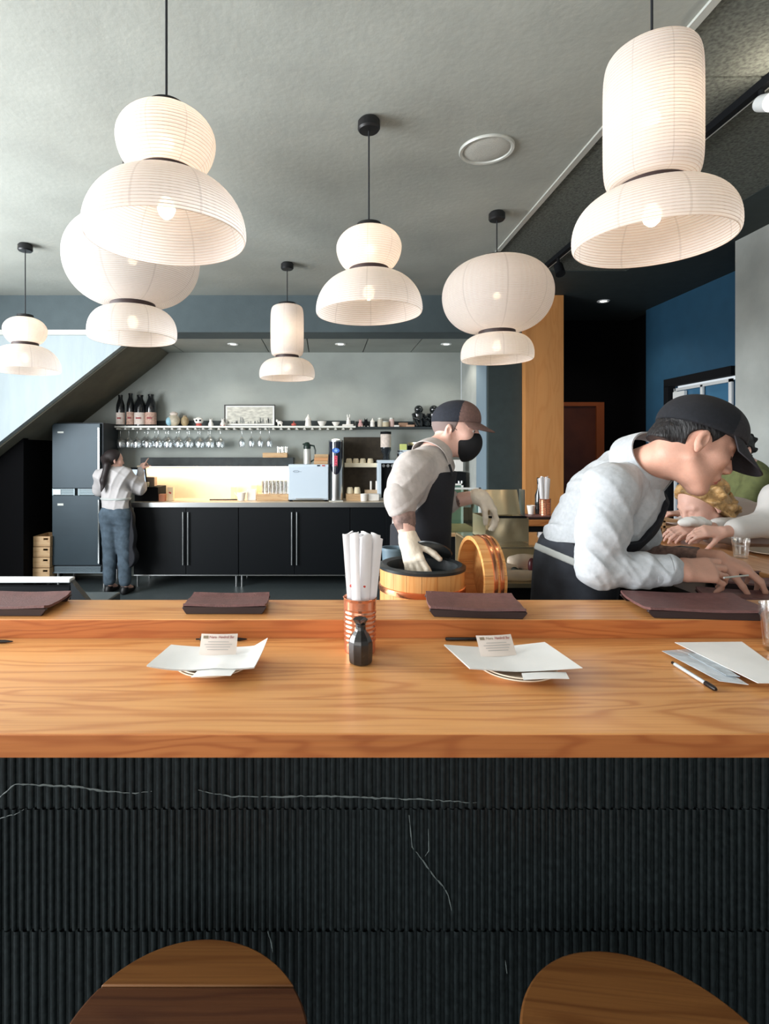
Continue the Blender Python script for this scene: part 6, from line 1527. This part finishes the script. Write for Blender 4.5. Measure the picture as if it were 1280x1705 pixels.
# blond guest bowed over the counter
hc = P(1182, 846, 2.90); H = Head(hc+V3(.01, .075, .0), (-.86, -.12, -.50), (-.45, -.05, .86), 1.12)
nbg = P(1214, 866, 3.05); ch = V3(2.42, 3.18, 1.20); be = V3(2.58, 3.2, 1.02); pe = V3(2.66, 3.2, .86); lf = unit((.12, -1, 0))
wA = P(1168, 890, 2.86); eA = P(1228, 893, 2.92); wB = P(1122, 890, 3.3)
arms = [(V3(2.36, 3.02, 1.26), eA+V3(.0, .05, .02), wA), (V3(2.36, 3.36, 1.26), V3(2.22, 3.40, 1.15), V3(2.02, 3.30, 1.15))]
gA = guest('person with curly blond hair bowed over the side bar, in a pale shirt', V3(2.62, 3.2, 0), H, nbg, ch, be, pe, lf, arms, curls(m_blond, 3, 170, .024, .012, -.135, False), mat('pale_pink_cotton', srgb(200, 186, 180), .8),
      hands=[lambda S: hand(S, wA, (-1, -.05, .1), (0, -.6, .8), 1, [(.5, .5, .4)]*4, sc_=.95), lambda S: hand(S, V3(2.02, 3.30, 1.15), (-1, -.3, 0), (0, -.3, .9), -1, [(.4, .4, .3)]*4, sc_=.95)])
# guest in green further along
lf = unit((.3, -1, 0)); H = Head(V3(2.72, 3.66, 1.62), (-.9, -.3, -.1), (0, 0, 1), 1.0)
guest('person in a green jacket sitting beyond the blond guest, mostly behind the cap brim', V3(2.9, 3.65, 0), H, V3(2.78, 3.66, 1.52), V3(2.80, 3.66, 1.34), V3(2.84, 3.66, 1.08), V3(2.88, 3.66, .86), lf,
      [(V3(2.72, 3.48, 1.44), V3(2.58, 3.44, 1.22), V3(2.34, 3.48, 1.18)), (V3(2.8, 3.84, 1.44), V3(2.66, 3.86, 1.22), V3(2.42, 3.76, 1.20))], curls(m_hair, 9, 40, .022, .045), mat('moss_green_cloth', srgb(100, 106, 66), .85, noise=.15, nscale=30), fo=(.012, 43),
      hands=[lambda S: hand(S, V3(2.34, 3.48, 1.18), (-1, 0, 0), (0, 0, 1), 1, [(.4, .4, .3)]*4, sc_=.95), lambda S: hand(S, V3(2.42, 3.76, 1.20), (-1, 0, 0), (0, 0, 1), -1, [(.4, .4, .3)]*4, sc_=.95)])
# nearest guest: only the white sleeve and hand reach into the photo
wC = P(1204, 886, 2.66); eC = P(1262, 878, 2.72); lf = unit((.1, -1, 0)); H = Head(V3(2.62, 2.62, 1.56), (-.95, -.1, -.2), (0, 0, 1), 1.0)
guest('person in a loose white shirt, hands over a napkin, mostly beyond the photo edge', V3(2.72, 2.62, 0), H, V3(2.66, 2.63, 1.45), V3(2.64, 2.64, 1.30), V3(2.68, 2.65, 1.06), V3(2.72, 2.66, .86), lf,
      [(P(1296, 830, 2.75), eC+V3(.05, .0, .02), wC), (V3(2.62, 2.84, 1.38), V3(2.42, 2.98, 1.22), P(1160, 880, 2.82))], curls(m_hair, 12, 40, .022, .045), mat('white_gauze', srgb(206, 204, 202), .8), fo=(.008, 47),
      hands=[lambda S: hand(S, wC, (-1, .1, .05), (0, -.65, .75), 1, [(.4, .6, .4), (.5, .6, .4), (.6, .6, .4), (.7, .6, .4)], sc_=1.0), lambda S: hand(S, P(1160, 880, 2.82), (-1, -.15, -.1), (0, -.5, .85), -1, [(.4, .5, .4)]*4, sc_=1.0)])
S = SDF(); c = P(1150, 868, 2.80)
for dx, dy, dz, r_ in ((0, 0, 0, .030), (.045, .01, -.004, .034), (-.03, .01, -.008, .024), (.09, .02, -.012, .024)): S.ell(c+V3(dx, dy, dz), (r_*1.2, r_, r_*.8), None, .02)
S.post(folds(.022, [(150, 90, 120), (90, 180, -110)], 6)); nap = thing('napkin', 'crumpled white napkin in the guests hands over the side branch', 'napkin', c); S.mesh('crumpled_cloth', .0035, m_napkin, nap, c)
# stools carrying the guests
stl = None
for (x, y, lb) in ((2.72, 2.66, 'under the guest in the white shirt'), (2.66, 3.2, 'under the blond guest'), (2.9, 3.66, 'under the guest in green')):
    tt = thing('guest_stool', 'dark round stool '+lb+' at the side branch', 'stool', (x, y, 0), group='stools at the side branch')
    G().lathe([(.001, .68), (.17, .68), (.18, .69), (.18, .715), (.17, .725), (.001, .725)], 32, cap=False).build('seat', m_cab2, tt)
    G().cyl((0, 0, .02), (0, 0, .68), .025).build('post', m_cap, tt); G().lathe([(.20, 0), (.20, .012), (.03, .03), (.001, .03)], 32).build('base', m_cap, tt)
    G().tube([(.14*math.cos(2*PI*i/30)-.0, .14*math.sin(2*PI*i/30), .225) for i in range(30)], .009, 8, True).build('foot_ring', m_cap, tt)
